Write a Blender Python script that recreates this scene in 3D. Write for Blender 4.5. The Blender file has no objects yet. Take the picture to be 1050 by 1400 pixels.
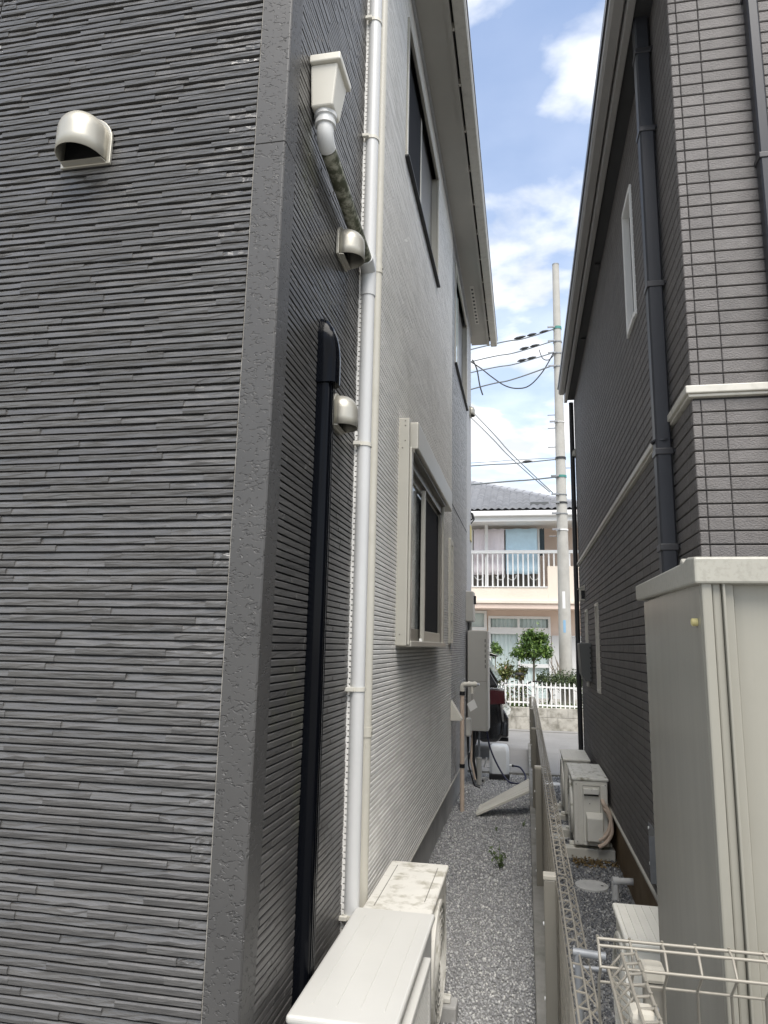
import bpy, math, random
import numpy as np
from mathutils import Vector, Matrix

random.seed(7)
RNG = np.random.default_rng(7)
R_ = math.radians
SC = bpy.context.scene
COL = SC.collection

# ---------------------------------------------------------------- camera
CAM_H = 1.6
F_PX = 968.0
ROT = np.array([[0.98114, 0.01529, 0.19268], [0.19211, -0.18425, -0.96392], [0.02076, 0.98276, -0.18371]])
_u, _s, _v = np.linalg.svd(ROT); ROT = _u @ _v
cam_d = bpy.data.cameras.new("camera"); cam = bpy.data.objects.new("camera", cam_d); COL.objects.link(cam)
cam_d.sensor_fit = 'HORIZONTAL'; cam_d.sensor_width = 36.0; cam_d.lens = 36.0 * F_PX / 1050.0
cam_d.clip_start = 0.05; cam_d.clip_end = 2000
M4 = Matrix([list(ROT[0]) + [0], list(ROT[1]) + [0], list(ROT[2]) + [CAM_H], [0, 0, 0, 1]])
cam.matrix_world = M4
SC.camera = cam

def at(px, py, y):
    """world point on the vertical plane y=const seen at photo pixel px,py (surveying help)"""
    d = ROT @ np.array([px - 525.0, -(py - 700.0), -F_PX]); s = y / d[1]
    return Vector((d[0] * s, y, CAM_H + d[2] * s))

def project(p):
    c = ROT.T @ (np.array(p) - [0, 0, CAM_H])
    if c[2] > -0.05: return None
    return 525 + F_PX * c[0] / -c[2], 700 - F_PX * c[1] / -c[2]

# ---------------------------------------------------------------- light
SUN_EL, SUN_AZ = R_(58), R_(161)      # azimuth clockwise from +Y: behind the camera
world = bpy.data.worlds.new("World"); SC.world = world; world.use_nodes = True
wn = world.node_tree.nodes; wl = world.node_tree.links; wn.clear()
def wnode(t, **k):
    n = wn.new(t)
    for a, b in k.items(): setattr(n, a, b)
    return n
w_out = wnode('ShaderNodeOutputWorld'); w_bg = wnode('ShaderNodeBackground')
sky = wnode('ShaderNodeTexSky', sky_type='NISHITA', sun_disc=False, sun_elevation=SUN_EL, sun_rotation=SUN_AZ)
sky.air_density = 1.0; sky.dust_density = 1.2; sky.ozone_density = 1.2
tc = wnode('ShaderNodeTexCoord'); sep = wnode('ShaderNodeSeparateXYZ')
wl.new(tc.outputs['Generated'], sep.inputs[0])
zz = wnode('ShaderNodeMath', operation='MAXIMUM'); zz.inputs[1].default_value = 0.0; wl.new(sep.outputs['Z'], zz.inputs[0])
za = wnode('ShaderNodeMath', operation='ADD'); za.inputs[1].default_value = 0.12; wl.new(zz.outputs[0], za.inputs[0])
dx = wnode('ShaderNodeMath', operation='DIVIDE'); dy = wnode('ShaderNodeMath', operation='DIVIDE')
wl.new(sep.outputs['X'], dx.inputs[0]); wl.new(za.outputs[0], dx.inputs[1])
wl.new(sep.outputs['Y'], dy.inputs[0]); wl.new(za.outputs[0], dy.inputs[1])
cmb = wnode('ShaderNodeCombineXYZ'); wl.new(dx.outputs[0], cmb.inputs[0]); wl.new(dy.outputs[0], cmb.inputs[1])
CLOUD_OFF = (5.3, 2.2, 0.0)
mp = wnode('ShaderNodeMapping'); mp.inputs['Location'].default_value = CLOUD_OFF; wl.new(cmb.outputs[0], mp.inputs[0])
cn = wnode('ShaderNodeTexNoise'); cn.inputs['Scale'].default_value = 2.3; cn.inputs['Detail'].default_value = 7; cn.inputs['Roughness'].default_value = 0.52
cn.inputs['Distortion'].default_value = 0.15
wl.new(mp.outputs[0], cn.inputs['Vector'])
cr = wnode('ShaderNodeValToRGB'); cr.color_ramp.elements[0].position = 0.41; cr.color_ramp.elements[1].position = 0.575
cr.color_ramp.interpolation = 'EASE'
wl.new(cn.outputs['Fac'], cr.inputs[0])
cn2 = wnode('ShaderNodeTexNoise'); cn2.inputs['Scale'].default_value = 3.7; cn2.inputs['Detail'].default_value = 5
wl.new(mp.outputs[0], cn2.inputs['Vector'])
cr2 = wnode('ShaderNodeValToRGB'); cr2.color_ramp.elements[0].position = 0.35; cr2.color_ramp.elements[1].position = 0.62
cr2.color_ramp.elements[0].color = (3.1, 3.25, 3.45, 1); cr2.color_ramp.elements[1].color = (5.0, 5.0, 5.0, 1)
wl.new(cn2.outputs['Fac'], cr2.inputs[0])
hz = wnode('ShaderNodeMapRange'); hz.inputs['From Min'].default_value = 0.0; hz.inputs['From Max'].default_value = 0.75
hz.inputs['To Min'].default_value = 0.72; hz.inputs['To Max'].default_value = 0.10; wl.new(sep.outputs['Z'], hz.inputs['Value'])
mx0 = wnode('ShaderNodeMath', operation='MAXIMUM'); wl.new(cr.outputs[0], mx0.inputs[0]); wl.new(hz.outputs[0], mx0.inputs[1])
mix = wnode('ShaderNodeMix', data_type='RGBA'); wl.new(mx0.outputs[0], mix.inputs['Factor'])
wl.new(sky.outputs[0], mix.inputs['A']); wl.new(cr2.outputs[0], mix.inputs['B'])
wl.new(mix.outputs['Result'], w_bg.inputs['Color']); w_bg.inputs['Strength'].default_value = 0.10
wl.new(w_bg.outputs[0], w_out.inputs[0])

sun_d = bpy.data.lights.new("sun", 'SUN'); sun = bpy.data.objects.new("sun", sun_d); COL.objects.link(sun)
sun_d.energy = 1.5; sun_d.angle = R_(40); sun_d.color = (1.0, 0.955, 0.89)
sd = Vector((math.sin(SUN_AZ) * math.cos(SUN_EL), math.cos(SUN_AZ) * math.cos(SUN_EL), math.sin(SUN_EL)))
sun.rotation_euler = sd.to_track_quat('Z', 'Y').to_euler(); sun.location = sd * 30

vs = SC.view_settings; vs.view_transform = 'Standard'; vs.look = 'None'; vs.gamma = 1.0; vs.use_curve_mapping = False
vs.exposure = 1.6
SC.display_settings.display_device = 'sRGB'
try:
    SC.cycles.use_denoising = True; SC.cycles.max_bounces = 8; SC.cycles.diffuse_bounces = 5
except Exception: pass

# ---------------------------------------------------------------- materials
MATS = {}
def mat(name, col, rough=0.6, metal=0.0, var=0.0, vscale=6.0, bump=0.0, bscale=60.0, stretch=(1, 1, 1), dirt=None, dscale=3.0,
        damt=0.5, dlo=0.5, dhi=0.7, island=0.0, objrand=0.0, spec=0.5, ramp=None, coat=0.0, bdist=0.004, trans=0.0):
    if name in MATS: return MATS[name]
    m = bpy.data.materials.new(name); m.use_nodes = True; MATS[name] = m
    n = m.node_tree.nodes; l = m.node_tree.links; b = n['Principled BSDF']
    b.inputs['Roughness'].default_value = rough; b.inputs['Metallic'].default_value = metal
    b.inputs['Specular IOR Level'].default_value = spec
    if coat: b.inputs['Coat Weight'].default_value = coat; b.inputs['Coat Roughness'].default_value = 0.06
    if trans: b.inputs['Transmission Weight'].default_value = trans
    geo = n.new('ShaderNodeNewGeometry')
    mpn = n.new('ShaderNodeMapping'); mpn.inputs['Scale'].default_value = stretch; l.new(geo.outputs['Position'], mpn.inputs[0])
    c = n.new('ShaderNodeRGB'); c.outputs[0].default_value = (*col, 1); out = c.outputs[0]
    if ramp:
        rp = n.new('ShaderNodeValToRGB'); rp.color_ramp.interpolation = 'LINEAR'
        el = rp.color_ramp.elements
        el[0].position = ramp[0][0]; el[0].color = (*ramp[0][1], 1); el[1].position = ramp[-1][0]; el[1].color = (*ramp[-1][1], 1)
        for p, cc in ramp[1:-1]:
            e = el.new(p); e.color = (*cc, 1)
        l.new(geo.outputs['Random Per Island'], rp.inputs[0]); out = rp.outputs[0]
    def mulval(src, val):
        hs = n.new('ShaderNodeHueSaturation'); l.new(src, hs.inputs['Color']); l.new(val, hs.inputs['Value']); return hs.outputs[0]
    def maprange(src, a, b2, lo, hi):
        r = n.new('ShaderNodeMapRange'); l.new(src, r.inputs['Value'])
        r.inputs['From Min'].default_value = a; r.inputs['From Max'].default_value = b2
        r.inputs['To Min'].default_value = lo; r.inputs['To Max'].default_value = hi; return r.outputs[0]
    if island: out = mulval(out, maprange(geo.outputs['Random Per Island'], 0, 1, 1 - island, 1 + island))
    if objrand:
        oi = n.new('ShaderNodeObjectInfo'); out = mulval(out, maprange(oi.outputs['Random'], 0, 1, 1 - objrand, 1 + objrand))
    if var:
        nz = n.new('ShaderNodeTexNoise'); nz.inputs['Scale'].default_value = vscale; nz.inputs['Detail'].default_value = 6
        nz.inputs['Roughness'].default_value = 0.6
        l.new(mpn.outputs[0], nz.inputs['Vector']); out = mulval(out, maprange(nz.outputs['Fac'], 0.25, 0.75, 1 - var, 1 + var))
    if dirt:
        nz = n.new('ShaderNodeTexNoise'); nz.inputs['Scale'].default_value = dscale; nz.inputs['Detail'].default_value = 8
        nz.inputs['Roughness'].default_value = 0.65
        l.new(geo.outputs['Position'], nz.inputs['Vector'])
        f = maprange(nz.outputs['Fac'], dlo, dhi, 0, damt)
        mm = n.new('ShaderNodeMix'); mm.data_type = 'RGBA'; l.new(f, mm.inputs['Factor']); l.new(out, mm.inputs['A'])
        mm.inputs['B'].default_value = (*dirt, 1); out = mm.outputs['Result']
    l.new(out, b.inputs['Base Color'])
    if bump:
        nz = n.new('ShaderNodeTexNoise'); nz.inputs['Scale'].default_value = bscale; nz.inputs['Detail'].default_value = 5
        l.new(mpn.outputs[0], nz.inputs['Vector'])
        bp = n.new('ShaderNodeBump'); bp.inputs['Strength'].default_value = bump; bp.inputs['Distance'].default_value = bdist
        l.new(nz.outputs['Fac'], bp.inputs['Height']); l.new(bp.outputs[0], b.inputs['Normal'])
    return m

def trim_mat():
    """corner trim: smooth paint with irregular pits"""
    m = mat('charcoal_pitted_trim', (0.062, 0.060, 0.057), 0.45, var=0.12, vscale=5)
    n = m.node_tree.nodes; l = m.node_tree.links; b = n['Principled BSDF']
    geo = n.new('ShaderNodeNewGeometry'); mpn = n.new('ShaderNodeMapping'); mpn.inputs['Scale'].default_value = (1, 1, 1.5)
    l.new(geo.outputs['Position'], mpn.inputs[0])
    nz = n.new('ShaderNodeTexNoise'); nz.inputs['Scale'].default_value = 52; nz.inputs['Detail'].default_value = 2.5; nz.inputs['Distortion'].default_value = 0.9
    l.new(mpn.outputs[0], nz.inputs['Vector'])
    r = n.new('ShaderNodeMapRange'); r.inputs['From Min'].default_value = 0.36; r.inputs['From Max'].default_value = 0.43; l.new(nz.outputs['Fac'], r.inputs['Value'])
    bp = n.new('ShaderNodeBump'); bp.inputs['Strength'].default_value = 0.75; bp.inputs['Distance'].default_value = 0.004
    l.new(r.outputs[0], bp.inputs['Height']); l.new(bp.outputs[0], b.inputs['Normal'])
    return m

DK = (0.080, 0.077, 0.073)
M_DARKF = mat('charcoal_slate_siding', DK, 0.27, spec=0.8, var=0.16, vscale=12, bump=0.6, bscale=16, stretch=(1, 1, 7), objrand=0.14, island=0.10,
              dirt=(0.30, 0.31, 0.32), dscale=13.0, damt=0.07, dlo=0.63, dhi=0.78, bdist=0.006)
M_DARKS = mat('charcoal_slate_siding_side', DK, 0.36, spec=0.7, var=0.12, vscale=14, bump=0.14, bscale=30, stretch=(1, 1, 5), island=0.16,
              dirt=(0.12, 0.13, 0.05), dscale=1.6, damt=0.35, dlo=0.58, dhi=0.72, bdist=0.006)
M_LIGHTS = mat('pale_grey_siding', (0.76, 0.75, 0.715), 0.75, spec=0.25, var=0.06, vscale=14, bump=0.12, bscale=30, stretch=(1, 1, 5), island=0.06,
               dirt=(0.38, 0.37, 0.33), dscale=2.2, damt=0.35, dlo=0.52, dhi=0.75, bdist=0.005)
M_LGROOVE = mat('pale_siding_groove', (0.45, 0.445, 0.42), 0.8, var=0.15, vscale=20)
M_DGROOVE = mat('charcoal_siding_groove', (0.035, 0.036, 0.038), 0.7, var=0.2, vscale=20)
M_GREYS = mat('mid_grey_siding', (0.36, 0.36, 0.36), 0.5, var=0.1, vscale=14, bump=0.15, bscale=30, stretch=(1, 1, 5), island=0.12)
M_TRIM = trim_mat()
M_STUCCO = mat('grey_stucco_trim', (0.42, 0.425, 0.43), 0.7, var=0.12, vscale=20, bump=0.6, bscale=180)
M_BRICK = mat('brown_grey_tile_siding', (0.128, 0.119, 0.114), 0.62, var=0.16, vscale=22, bump=0.8, bscale=130, stretch=(1, 1, 1.4),
              island=0.10, objrand=0.10, bdist=0.005)
M_BGROOVE = mat('tile_siding_joint', (0.045, 0.044, 0.045), 0.8, var=0.15)
M_IVORY = mat('ivory_plastic', (0.62, 0.60, 0.53), 0.42, var=0.05, vscale=4, dirt=(0.36, 0.34, 0.27), dscale=5, damt=0.3, dlo=0.55, dhi=0.8)
M_IVORYC = mat('ivory_clean_plastic', (0.545, 0.54, 0.505), 0.33, var=0.04, vscale=3, dirt=(0.5, 0.49, 0.43), dscale=12, damt=0.25, dlo=0.55, dhi=0.8)
M_IVORYD = mat('ivory_weathered_plastic', (0.64, 0.625, 0.57), 0.5, var=0.06, vscale=8, dirt=(0.27, 0.25, 0.18), dscale=13, damt=0.75, dlo=0.50, dhi=0.66)
M_WHITE = mat('white_pvc', (0.60, 0.605, 0.595), 0.35, var=0.03, vscale=4, dirt=(0.48, 0.48, 0.43), dscale=4, damt=0.3, dlo=0.56, dhi=0.8)
M_CREAM = mat('cream_pvc', (0.56, 0.54, 0.47), 0.45, var=0.05, dirt=(0.35, 0.33, 0.27), dscale=6, damt=0.3)
M_ALGAE = mat('algae_stained_pipe', (0.36, 0.36, 0.29), 0.55, var=0.15, vscale=20, dirt=(0.045, 0.05, 0.025), dscale=26, damt=0.92, dlo=0.40, dhi=0.56)
M_BLACKP = mat('black_gloss_plastic', (0.0025, 0.003, 0.0045), 0.12, spec=0.12)
M_BLACK = mat('black_rubber', (0.012, 0.012, 0.013), 0.55)
M_NAVY = mat('navy_downpipe', (0.030, 0.032, 0.038), 0.38, spec=0.3, var=0.08)
M_ALU = mat('champagne_aluminium', (0.47, 0.455, 0.40), 0.38, metal=0.25, var=0.04)
M_ALUD = mat('bronze_aluminium', (0.20, 0.19, 0.165), 0.38, metal=0.35)
M_GLASS = mat('dark_window_glass', (0.012, 0.014, 0.018), 0.06, spec=0.7)
M_GLASSB = mat('sky_painted_frosted_glass', (0.58, 0.70, 0.69), 0.10, var=0.1, vscale=8)  # frosted glass; base colour lightened to stand in for reflected sky
M_GLASSM = mat('painted_reflection_glass', (0.22, 0.235, 0.24), 0.12, var=0.7, vscale=9, spec=0.7)  # pale mottling in the base colour stands in for a reflection
M_SCREEN = mat('insect_screen', (0.012, 0.013, 0.016), 0.85, spec=0.2)
M_SOFFIT = mat('soffit_board', (0.40, 0.385, 0.345), 0.75, var=0.06, vscale=3)
M_GUTTER = mat('ivory_gutter', (0.55, 0.53, 0.47), 0.45, var=0.05, dirt=(0.3, 0.29, 0.25), dscale=18, damt=0.4)
M_SOFFITD = mat('dark_soffit_board', (0.035, 0.035, 0.036), 0.7, var=0.1, vscale=3)
M_FASCIA = mat('grey_fascia', (0.27, 0.262, 0.25), 0.45, var=0.05)
M_FASCIAD = mat('charcoal_gutter', (0.03, 0.03, 0.033), 0.35)
M_ROOF = mat('dark_slate_roof', (0.05, 0.05, 0.055), 0.7, var=0.2)
M_CONC = mat('foundation_concrete', (0.45, 0.445, 0.43), 0.85, var=0.12, vscale=3, bump=0.2, bscale=90, dirt=(0.2, 0.2, 0.18), dscale=2, damt=0.4)
M_FOUNDB = mat('brown_foundation', (0.17, 0.115, 0.06), 0.8, var=0.18, vscale=3, bump=0.2, bscale=90, dirt=(0.26, 0.22, 0.15), dscale=3, damt=0.5)
M_KERB = mat('weathered_kerb_concrete', (0.24, 0.235, 0.215), 0.9, var=0.25, vscale=7, bump=0.5, bscale=120, dirt=(0.08, 0.085, 0.06), dscale=4, damt=0.6)
M_BLOCK = mat('stained_concrete_block', (0.45, 0.43, 0.38), 0.9, var=0.2, vscale=5, bump=0.4, bscale=80, objrand=0.08, dirt=(0.15, 0.14, 0.11), dscale=6, damt=0.8, dlo=0.45, dhi=0.65)
M_ASPH = mat('old_asphalt', (0.22, 0.216, 0.208), 0.9, var=0.15, vscale=1.5, bump=0.4, bscale=160, dirt=(0.30, 0.30, 0.29), dscale=60, damt=0.5)
M_PAVE = mat('parking_concrete', (0.25, 0.246, 0.236), 0.88, var=0.12, vscale=2, bump=0.3, bscale=120, dirt=(0.22, 0.215, 0.2), dscale=2, damt=0.4)
M_EARTH = mat('ground_earth', (0.30, 0.29, 0.265), 0.95, var=0.3, vscale=12, bump=0.5, bscale=70)
M_GBASE = mat('gravel_bed', (0.24, 0.24, 0.235), 0.95, var=0.4, vscale=60, bump=0.8, bscale=120)
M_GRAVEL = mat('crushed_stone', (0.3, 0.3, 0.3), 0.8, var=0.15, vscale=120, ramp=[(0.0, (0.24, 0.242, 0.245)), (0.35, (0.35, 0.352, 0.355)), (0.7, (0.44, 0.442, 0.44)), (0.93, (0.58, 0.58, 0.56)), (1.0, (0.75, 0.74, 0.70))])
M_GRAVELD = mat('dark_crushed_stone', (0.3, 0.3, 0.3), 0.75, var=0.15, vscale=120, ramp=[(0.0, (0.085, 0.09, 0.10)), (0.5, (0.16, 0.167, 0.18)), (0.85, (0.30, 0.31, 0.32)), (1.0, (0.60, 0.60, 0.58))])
M_WIRE = mat('taupe_coated_wire', (0.25, 0.23, 0.19), 0.45, metal=0.15, var=0.08)
M_POST = mat('taupe_fence_post', (0.225, 0.21, 0.175), 0.4, metal=0.25, var=0.06)
M_POSTCAP = mat('pale_post_cap', (0.40, 0.375, 0.315), 0.45)
M_STEEL = mat('galvanised_steel', (0.24, 0.25, 0.26), 0.55, metal=0.3, var=0.15, vscale=20)
M_SHED = mat('taupe_painted_steel', (0.275, 0.264, 0.222), 0.24, var=0.07, vscale=3, stretch=(6, 6, .35), dirt=(0.23, 0.22, 0.185), dscale=3, damt=0.35)
M_SHEDR = mat('taupe_steel_roof', (0.34, 0.328, 0.28), 0.4, var=0.05, dirt=(0.26, 0.25, 0.21), dscale=70, damt=0.55, dlo=0.48, dhi=0.62)
M_GBOX = mat('grey_enamel_box', (0.36, 0.355, 0.33), 0.45, var=0.04)
M_DGBOX = mat('dark_grey_box', (0.10, 0.105, 0.105), 0.5, var=0.05)
M_PEACH = mat('peach_wrapped_pipe', (0.62, 0.50, 0.40), 0.7, var=0.08, vscale=15)
M_HOSEB = mat('navy_hose', (0.012, 0.014, 0.05), 0.35)
M_CAR = mat('black_car_paint', (0.006, 0.006, 0.007), 0.10, coat=1.0)
M_CHROME = mat('chrome', (0.72, 0.72, 0.74), 0.12, metal=1.0)
M_TAIL = mat('red_tail_lens', (0.05, 0.003, 0.006), 0.12, coat=0.6)
M_TYRE = mat('tyre', (0.018, 0.018, 0.019), 0.8)
M_PAPER = mat('printed_paper_tag', (0.70, 0.70, 0.68), 0.6)
M_INK = mat('black_ink', (0.02, 0.02, 0.02), 0.6)
M_HPEACH = mat('peach_render', (0.76, 0.62, 0.525), 0.85, var=0.05, vscale=1.2, bump=0.2, bscale=150)
M_HCREAM = mat('cream_render', (0.80, 0.71, 0.60), 0.85, var=0.04, vscale=1.2, bump=0.2, bscale=150)
M_PAINTW = mat('white_paint', (0.80, 0.80, 0.78), 0.45, var=0.03)
M_TILE = mat('silver_grey_roof_tile', (0.26, 0.265, 0.28), 0.28, island=0.12, var=0.1, vscale=6)
M_CURTAIN = mat('mint_white_curtain', (0.62, 0.71, 0.69), 0.8, var=0.05)
M_TOWELP = mat('pale_pink_towel', (0.90, 0.83, 0.86), 0.9, var=0.05, vscale=8, bump=0.4, bscale=60)
M_TOWELB = mat('pale_blue_towel', (0.62, 0.82, 0.94), 0.9, var=0.06, vscale=8, bump=0.4, bscale=60)
M_DCLOTH = mat('dark_garment', (0.05, 0.07, 0.08), 0.9)
M_POLE = mat('utility_pole_concrete', (0.42, 0.41, 0.375), 0.85, var=0.12, vscale=3, bump=0.2, bscale=80, dirt=(0.28, 0.27, 0.24), dscale=2, damt=0.5)
M_CABLE = mat('black_cable', (0.02, 0.022, 0.024), 0.6)
M_CABLEG = mat('weathered_cable', (0.16, 0.18, 0.19), 0.6)
M_GREEN = mat('green_band', (0.05, 0.22, 0.19), 0.6)
M_BARK = mat('grey_bark', (0.20, 0.175, 0.14), 0.9, var=0.2, vscale=20, bump=0.5, bscale=60)
M_LEAF = mat('glossy_green_leaf', (0.07, 0.13, 0.03), 0.45, ramp=[(0, (0.025, 0.055, 0.012)), (0.5, (0.065, 0.13, 0.022)), (1, (0.17, 0.26, 0.05))])
M_LEAFO = mat('olive_red_leaf', (0.1, 0.12, 0.03), 0.5, ramp=[(0, (0.05, 0.07, 0.015)), (0.55, (0.12, 0.16, 0.04)), (0.85, (0.20, 0.20, 0.06)), (1, (0.24, 0.10, 0.05))])
M_LEAFH = mat('dark_hedge_leaf', (0.04, 0.07, 0.02), 0.5, ramp=[(0, (0.02, 0.035, 0.014)), (0.6, (0.055, 0.085, 0.03)), (1, (0.14, 0.18, 0.07))])
M_WEED = mat('weed_leaf', (0.10, 0.16, 0.05), 0.6, ramp=[(0, (0.06, 0.10, 0.03)), (1, (0.17, 0.23, 0.09))])
M_DRY = mat('dry_leaf_litter', (0.2, 0.14, 0.06), 0.9, ramp=[(0, (0.08, 0.055, 0.025)), (1, (0.28, 0.20, 0.09))])
M_REDL = mat('fallen_red_leaf', (0.14, 0.03, 0.025), 0.6)
M_BLUE = mat('blue_sticker', (0.25, 0.42, 0.58), 0.6)
M_YELLOW = mat('straw_yellow_plastic', (0.50, 0.44, 0.20), 0.6)

# ---------------------------------------------------------------- builders
class B:
    def __init__(s): s.v = []; s.f = []
    def add(s, vs, fs):
        o = len(s.v); s.v += [tuple(p) for p in vs]; s.f += [tuple(i + o for i in q) for q in fs]; return s
    def box(s, x0, x1, y0, y1, z0, z1):
        if x0 > x1: x0, x1 = x1, x0
        if y0 > y1: y0, y1 = y1, y0
        if z0 > z1: z0, z1 = z1, z0
        return s.add([(x0, y0, z0), (x1, y0, z0), (x1, y1, z0), (x0, y1, z0), (x0, y0, z1), (x1, y0, z1), (x1, y1, z1), (x0, y1, z1)],
                     [(0, 3, 2, 1), (4, 5, 6, 7), (0, 1, 5, 4), (1, 2, 6, 5), (2, 3, 7, 6), (3, 0, 4, 7)])
    def rings(s, rings, cap=True, closed=True):
        n = len(rings[0]); vs = [p for r in rings for p in r]; fs = []
        for i in range(len(rings) - 1):
            for j in range(n if closed else n - 1):
                k = (j + 1) % n
                fs.append((i * n + j, i * n + k, (i + 1) * n + k, (i + 1) * n + j))
        if cap and closed:
            fs.append(tuple(range(n - 1, -1, -1))); fs.append(tuple((len(rings) - 1) * n + j for j in range(n)))
        return s.add(vs, fs)
    def path(s, pts, r, n=10, cap=True):
        pts = [Vector(p) for p in pts]; rs = r if isinstance(r, (list, tuple)) else [r] * len(pts)
        rings = []; prev = None
        for i, p in enumerate(pts):
            t = (pts[min(i + 1, len(pts) - 1)] - pts[max(i - 1, 0)])
            if t.length < 1e-9: t = Vector((0, 0, 1))
            t.normalize()
            if prev is None:
                a = Vector((0, 0, 1)) if abs(t.z) < 0.9 else Vector((1, 0, 0))
                u = t.cross(a).normalized()
            else:
                u = (prev - t * prev.dot(t)).normalized()
            prev = u; w = t.cross(u)
            rings.append([p + (u * math.cos(2 * math.pi * j / n) + w * math.sin(2 * math.pi * j / n)) * rs[i] for j in range(n)])
        return s.rings(rings, cap)
    def lathe(s, c, prof, n=24, axis='z', cap=True):
        c = Vector(c); rings = []
        for r, h in prof:
            ring = []
            for j in range(n):
                a = 2 * math.pi * j / n
                if axis == 'z': ring.append(c + Vector((r * math.cos(a), r * math.sin(a), h)))
                elif axis == 'x': ring.append(c + Vector((h, r * math.cos(a), r * math.sin(a))))
                else: ring.append(c + Vector((r * math.sin(a), h, r * math.cos(a))))
            rings.append(ring)
        return s.rings(rings, cap)
    def prism(s, poly, a, b, plane='xz'):
        """extrude a polygon between a and b along the missing axis"""
        def P(p, t):
            return {'xz': (p[0], t, p[1]), 'yz': (t, p[0], p[1]), 'xy': (p[0], p[1], t)}[plane]
        return s.rings([[P(p, a) for p in poly], [P(p, b) for p in poly]])
    def build(s, name, m, parent=None, smooth=None, bevel=0.0, seg=2, loc=None, rot=None):
        me = bpy.data.meshes.new(name); me.from_pydata(s.v, [], s.f); me.validate()
        bmfix(me)
        me.materials.append(m)
        if smooth is not None:
            me.polygons.foreach_set('use_smooth', [True] * len(me.polygons)); me.set_sharp_from_angle(angle=R_(smooth))
        return link(name, me, parent, bevel, seg, loc, rot)

def bmfix(me):
    import bmesh
    bm = bmesh.new(); bm.from_mesh(me); bmesh.ops.recalc_face_normals(bm, faces=bm.faces); bm.to_mesh(me); bm.free()

def link(name, me, parent=None, bevel=0, seg=2, loc=None, rot=None):
    o = bpy.data.objects.new(name, me); COL.objects.link(o)
    if parent: o.parent = parent
    if loc is not None: o.location = loc
    if rot is not None: o.rotation_euler = rot
    if bevel:
        mo = o.modifiers.new('bevel', 'BEVEL'); mo.width = bevel; mo.segments = seg; mo.limit_method = 'ANGLE'; mo.angle_limit = R_(40)
        mo.harden_normals = False
    return o

def tag(o, label=None, cat=None, group=None, kind=None):
    if label: o['label'] = label
    if cat: o['category'] = cat
    if group: o['group'] = group
    if kind: o['kind'] = kind
    return o
def thing(name, label, cat, group=None):
    o = bpy.data.objects.new(name, None); o.empty_display_size = 0.1; COL.objects.link(o); return tag(o, label, cat, group)
def bx(name, m, parent, x0, x1, y0, y1, z0, z1, bevel=0.0, seg=2):
    return B().box(x0, x1, y0, y1, z0, z1).build(name, m, parent, bevel=bevel, seg=seg)
def tube(name, m, parent, pts, r, n=10, smooth=50):
    return B().path(pts, r, n).build(name, m, parent, smooth=smooth)
def raw(name, V, Fq, m, parent=None, smooth=False):
    """numpy vertices (n,3), quads (k,4)"""
    me = bpy.data.meshes.new(name); k = Fq.shape[1]
    me.vertices.add(len(V)); me.vertices.foreach_set('co', np.ascontiguousarray(V, dtype=np.float32).ravel())
    me.loops.add(Fq.size); me.loops.foreach_set('vertex_index', np.ascontiguousarray(Fq, dtype=np.int32).ravel())
    me.polygons.add(len(Fq)); me.polygons.foreach_set('loop_start', np.arange(0, Fq.size, k, dtype=np.int32))
    me.update(calc_edges=True); me.validate(); me.materials.append(m)
    if smooth: me.polygons.foreach_set('use_smooth', [True] * len(Fq))
    return link(name, me, parent)

def smoothpts(ctrl, k=8):
    c = [Vector(p) for p in ctrl]; c = [c[0]] + c + [c[-1]]; out = []
    for i in range(1, len(c) - 2):
        for j in range(k):
            t = j / k; p0, p1, p2, p3 = c[i - 1:i + 3]
            out.append(.5 * ((2 * p1) + (-p0 + p2) * t + (2 * p0 - 5 * p1 + 4 * p2 - p3) * t * t + (-p0 + 3 * p1 - 3 * p2 + p3) * t ** 3))
    return out + [c[-2]]

def arc(c, r, a0, a1, n, u, w):
    c = Vector(c); u = Vector(u); w = Vector(w)
    return [c + (u * math.cos(a0 + (a1 - a0) * i / n) + w * math.sin(a0 + (a1 - a0) * i / n)) * r for i in range(n + 1)]

# ---------------------------------------------------------------- setting
g = raw('ground', np.array([[-400, -400, -0.06], [400, -400, -0.06], [400, 900, -0.06], [-400, 900, -0.06]], float), np.array([[0, 1, 2, 3]]), M_EARTH)
tag(g, kind='structure', label='earth ground around the houses', cat='ground')
def slab(name, m, x0, x1, y0, y1, z0, z1, label, cat, bevel=0):
    o = bx(name, m, None, x0, x1, y0, y1, z0, z1, bevel); return tag(o, label, cat, kind='structure')
slab('gravel_path', M_GBASE, -3.5, 0.03, -3, 9.62, -0.05, 0.0, 'gravel bed of the narrow path along the pale house', 'path')
slab('gravel_strip', M_GBASE, 0.14, 3.0, -3, 9.62, -0.05, 0.0, 'dark gravel bed beside the brown tiled house', 'path')
slab('parking_pad', M_PAVE, -9, 9, 9.74, 12.2, -0.05, 0.012, 'worn concrete parking pad between the houses and the road', 'parking')
slab('edging', M_KERB, -6, 6, 9.62, 9.74, -0.05, 0.03, 'low concrete edging where the gravel meets the parking pad', 'kerb')
slab('road', M_ASPH, -80, 80, 12.2, 14.45, -0.05, 0.004, 'grey asphalt lane in front of the block wall', 'road')
slab('gutter_strip', M_PAVE, -80, 80, 14.45, 14.68, -0.05, 0.02, 'pale concrete gutter along the foot of the block wall', 'kerb')
slab('garden_soil', M_EARTH, -14, 14, 14.85, 18.6, -0.05, 0.36, 'raised garden soil behind the block wall', 'ground')

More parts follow.
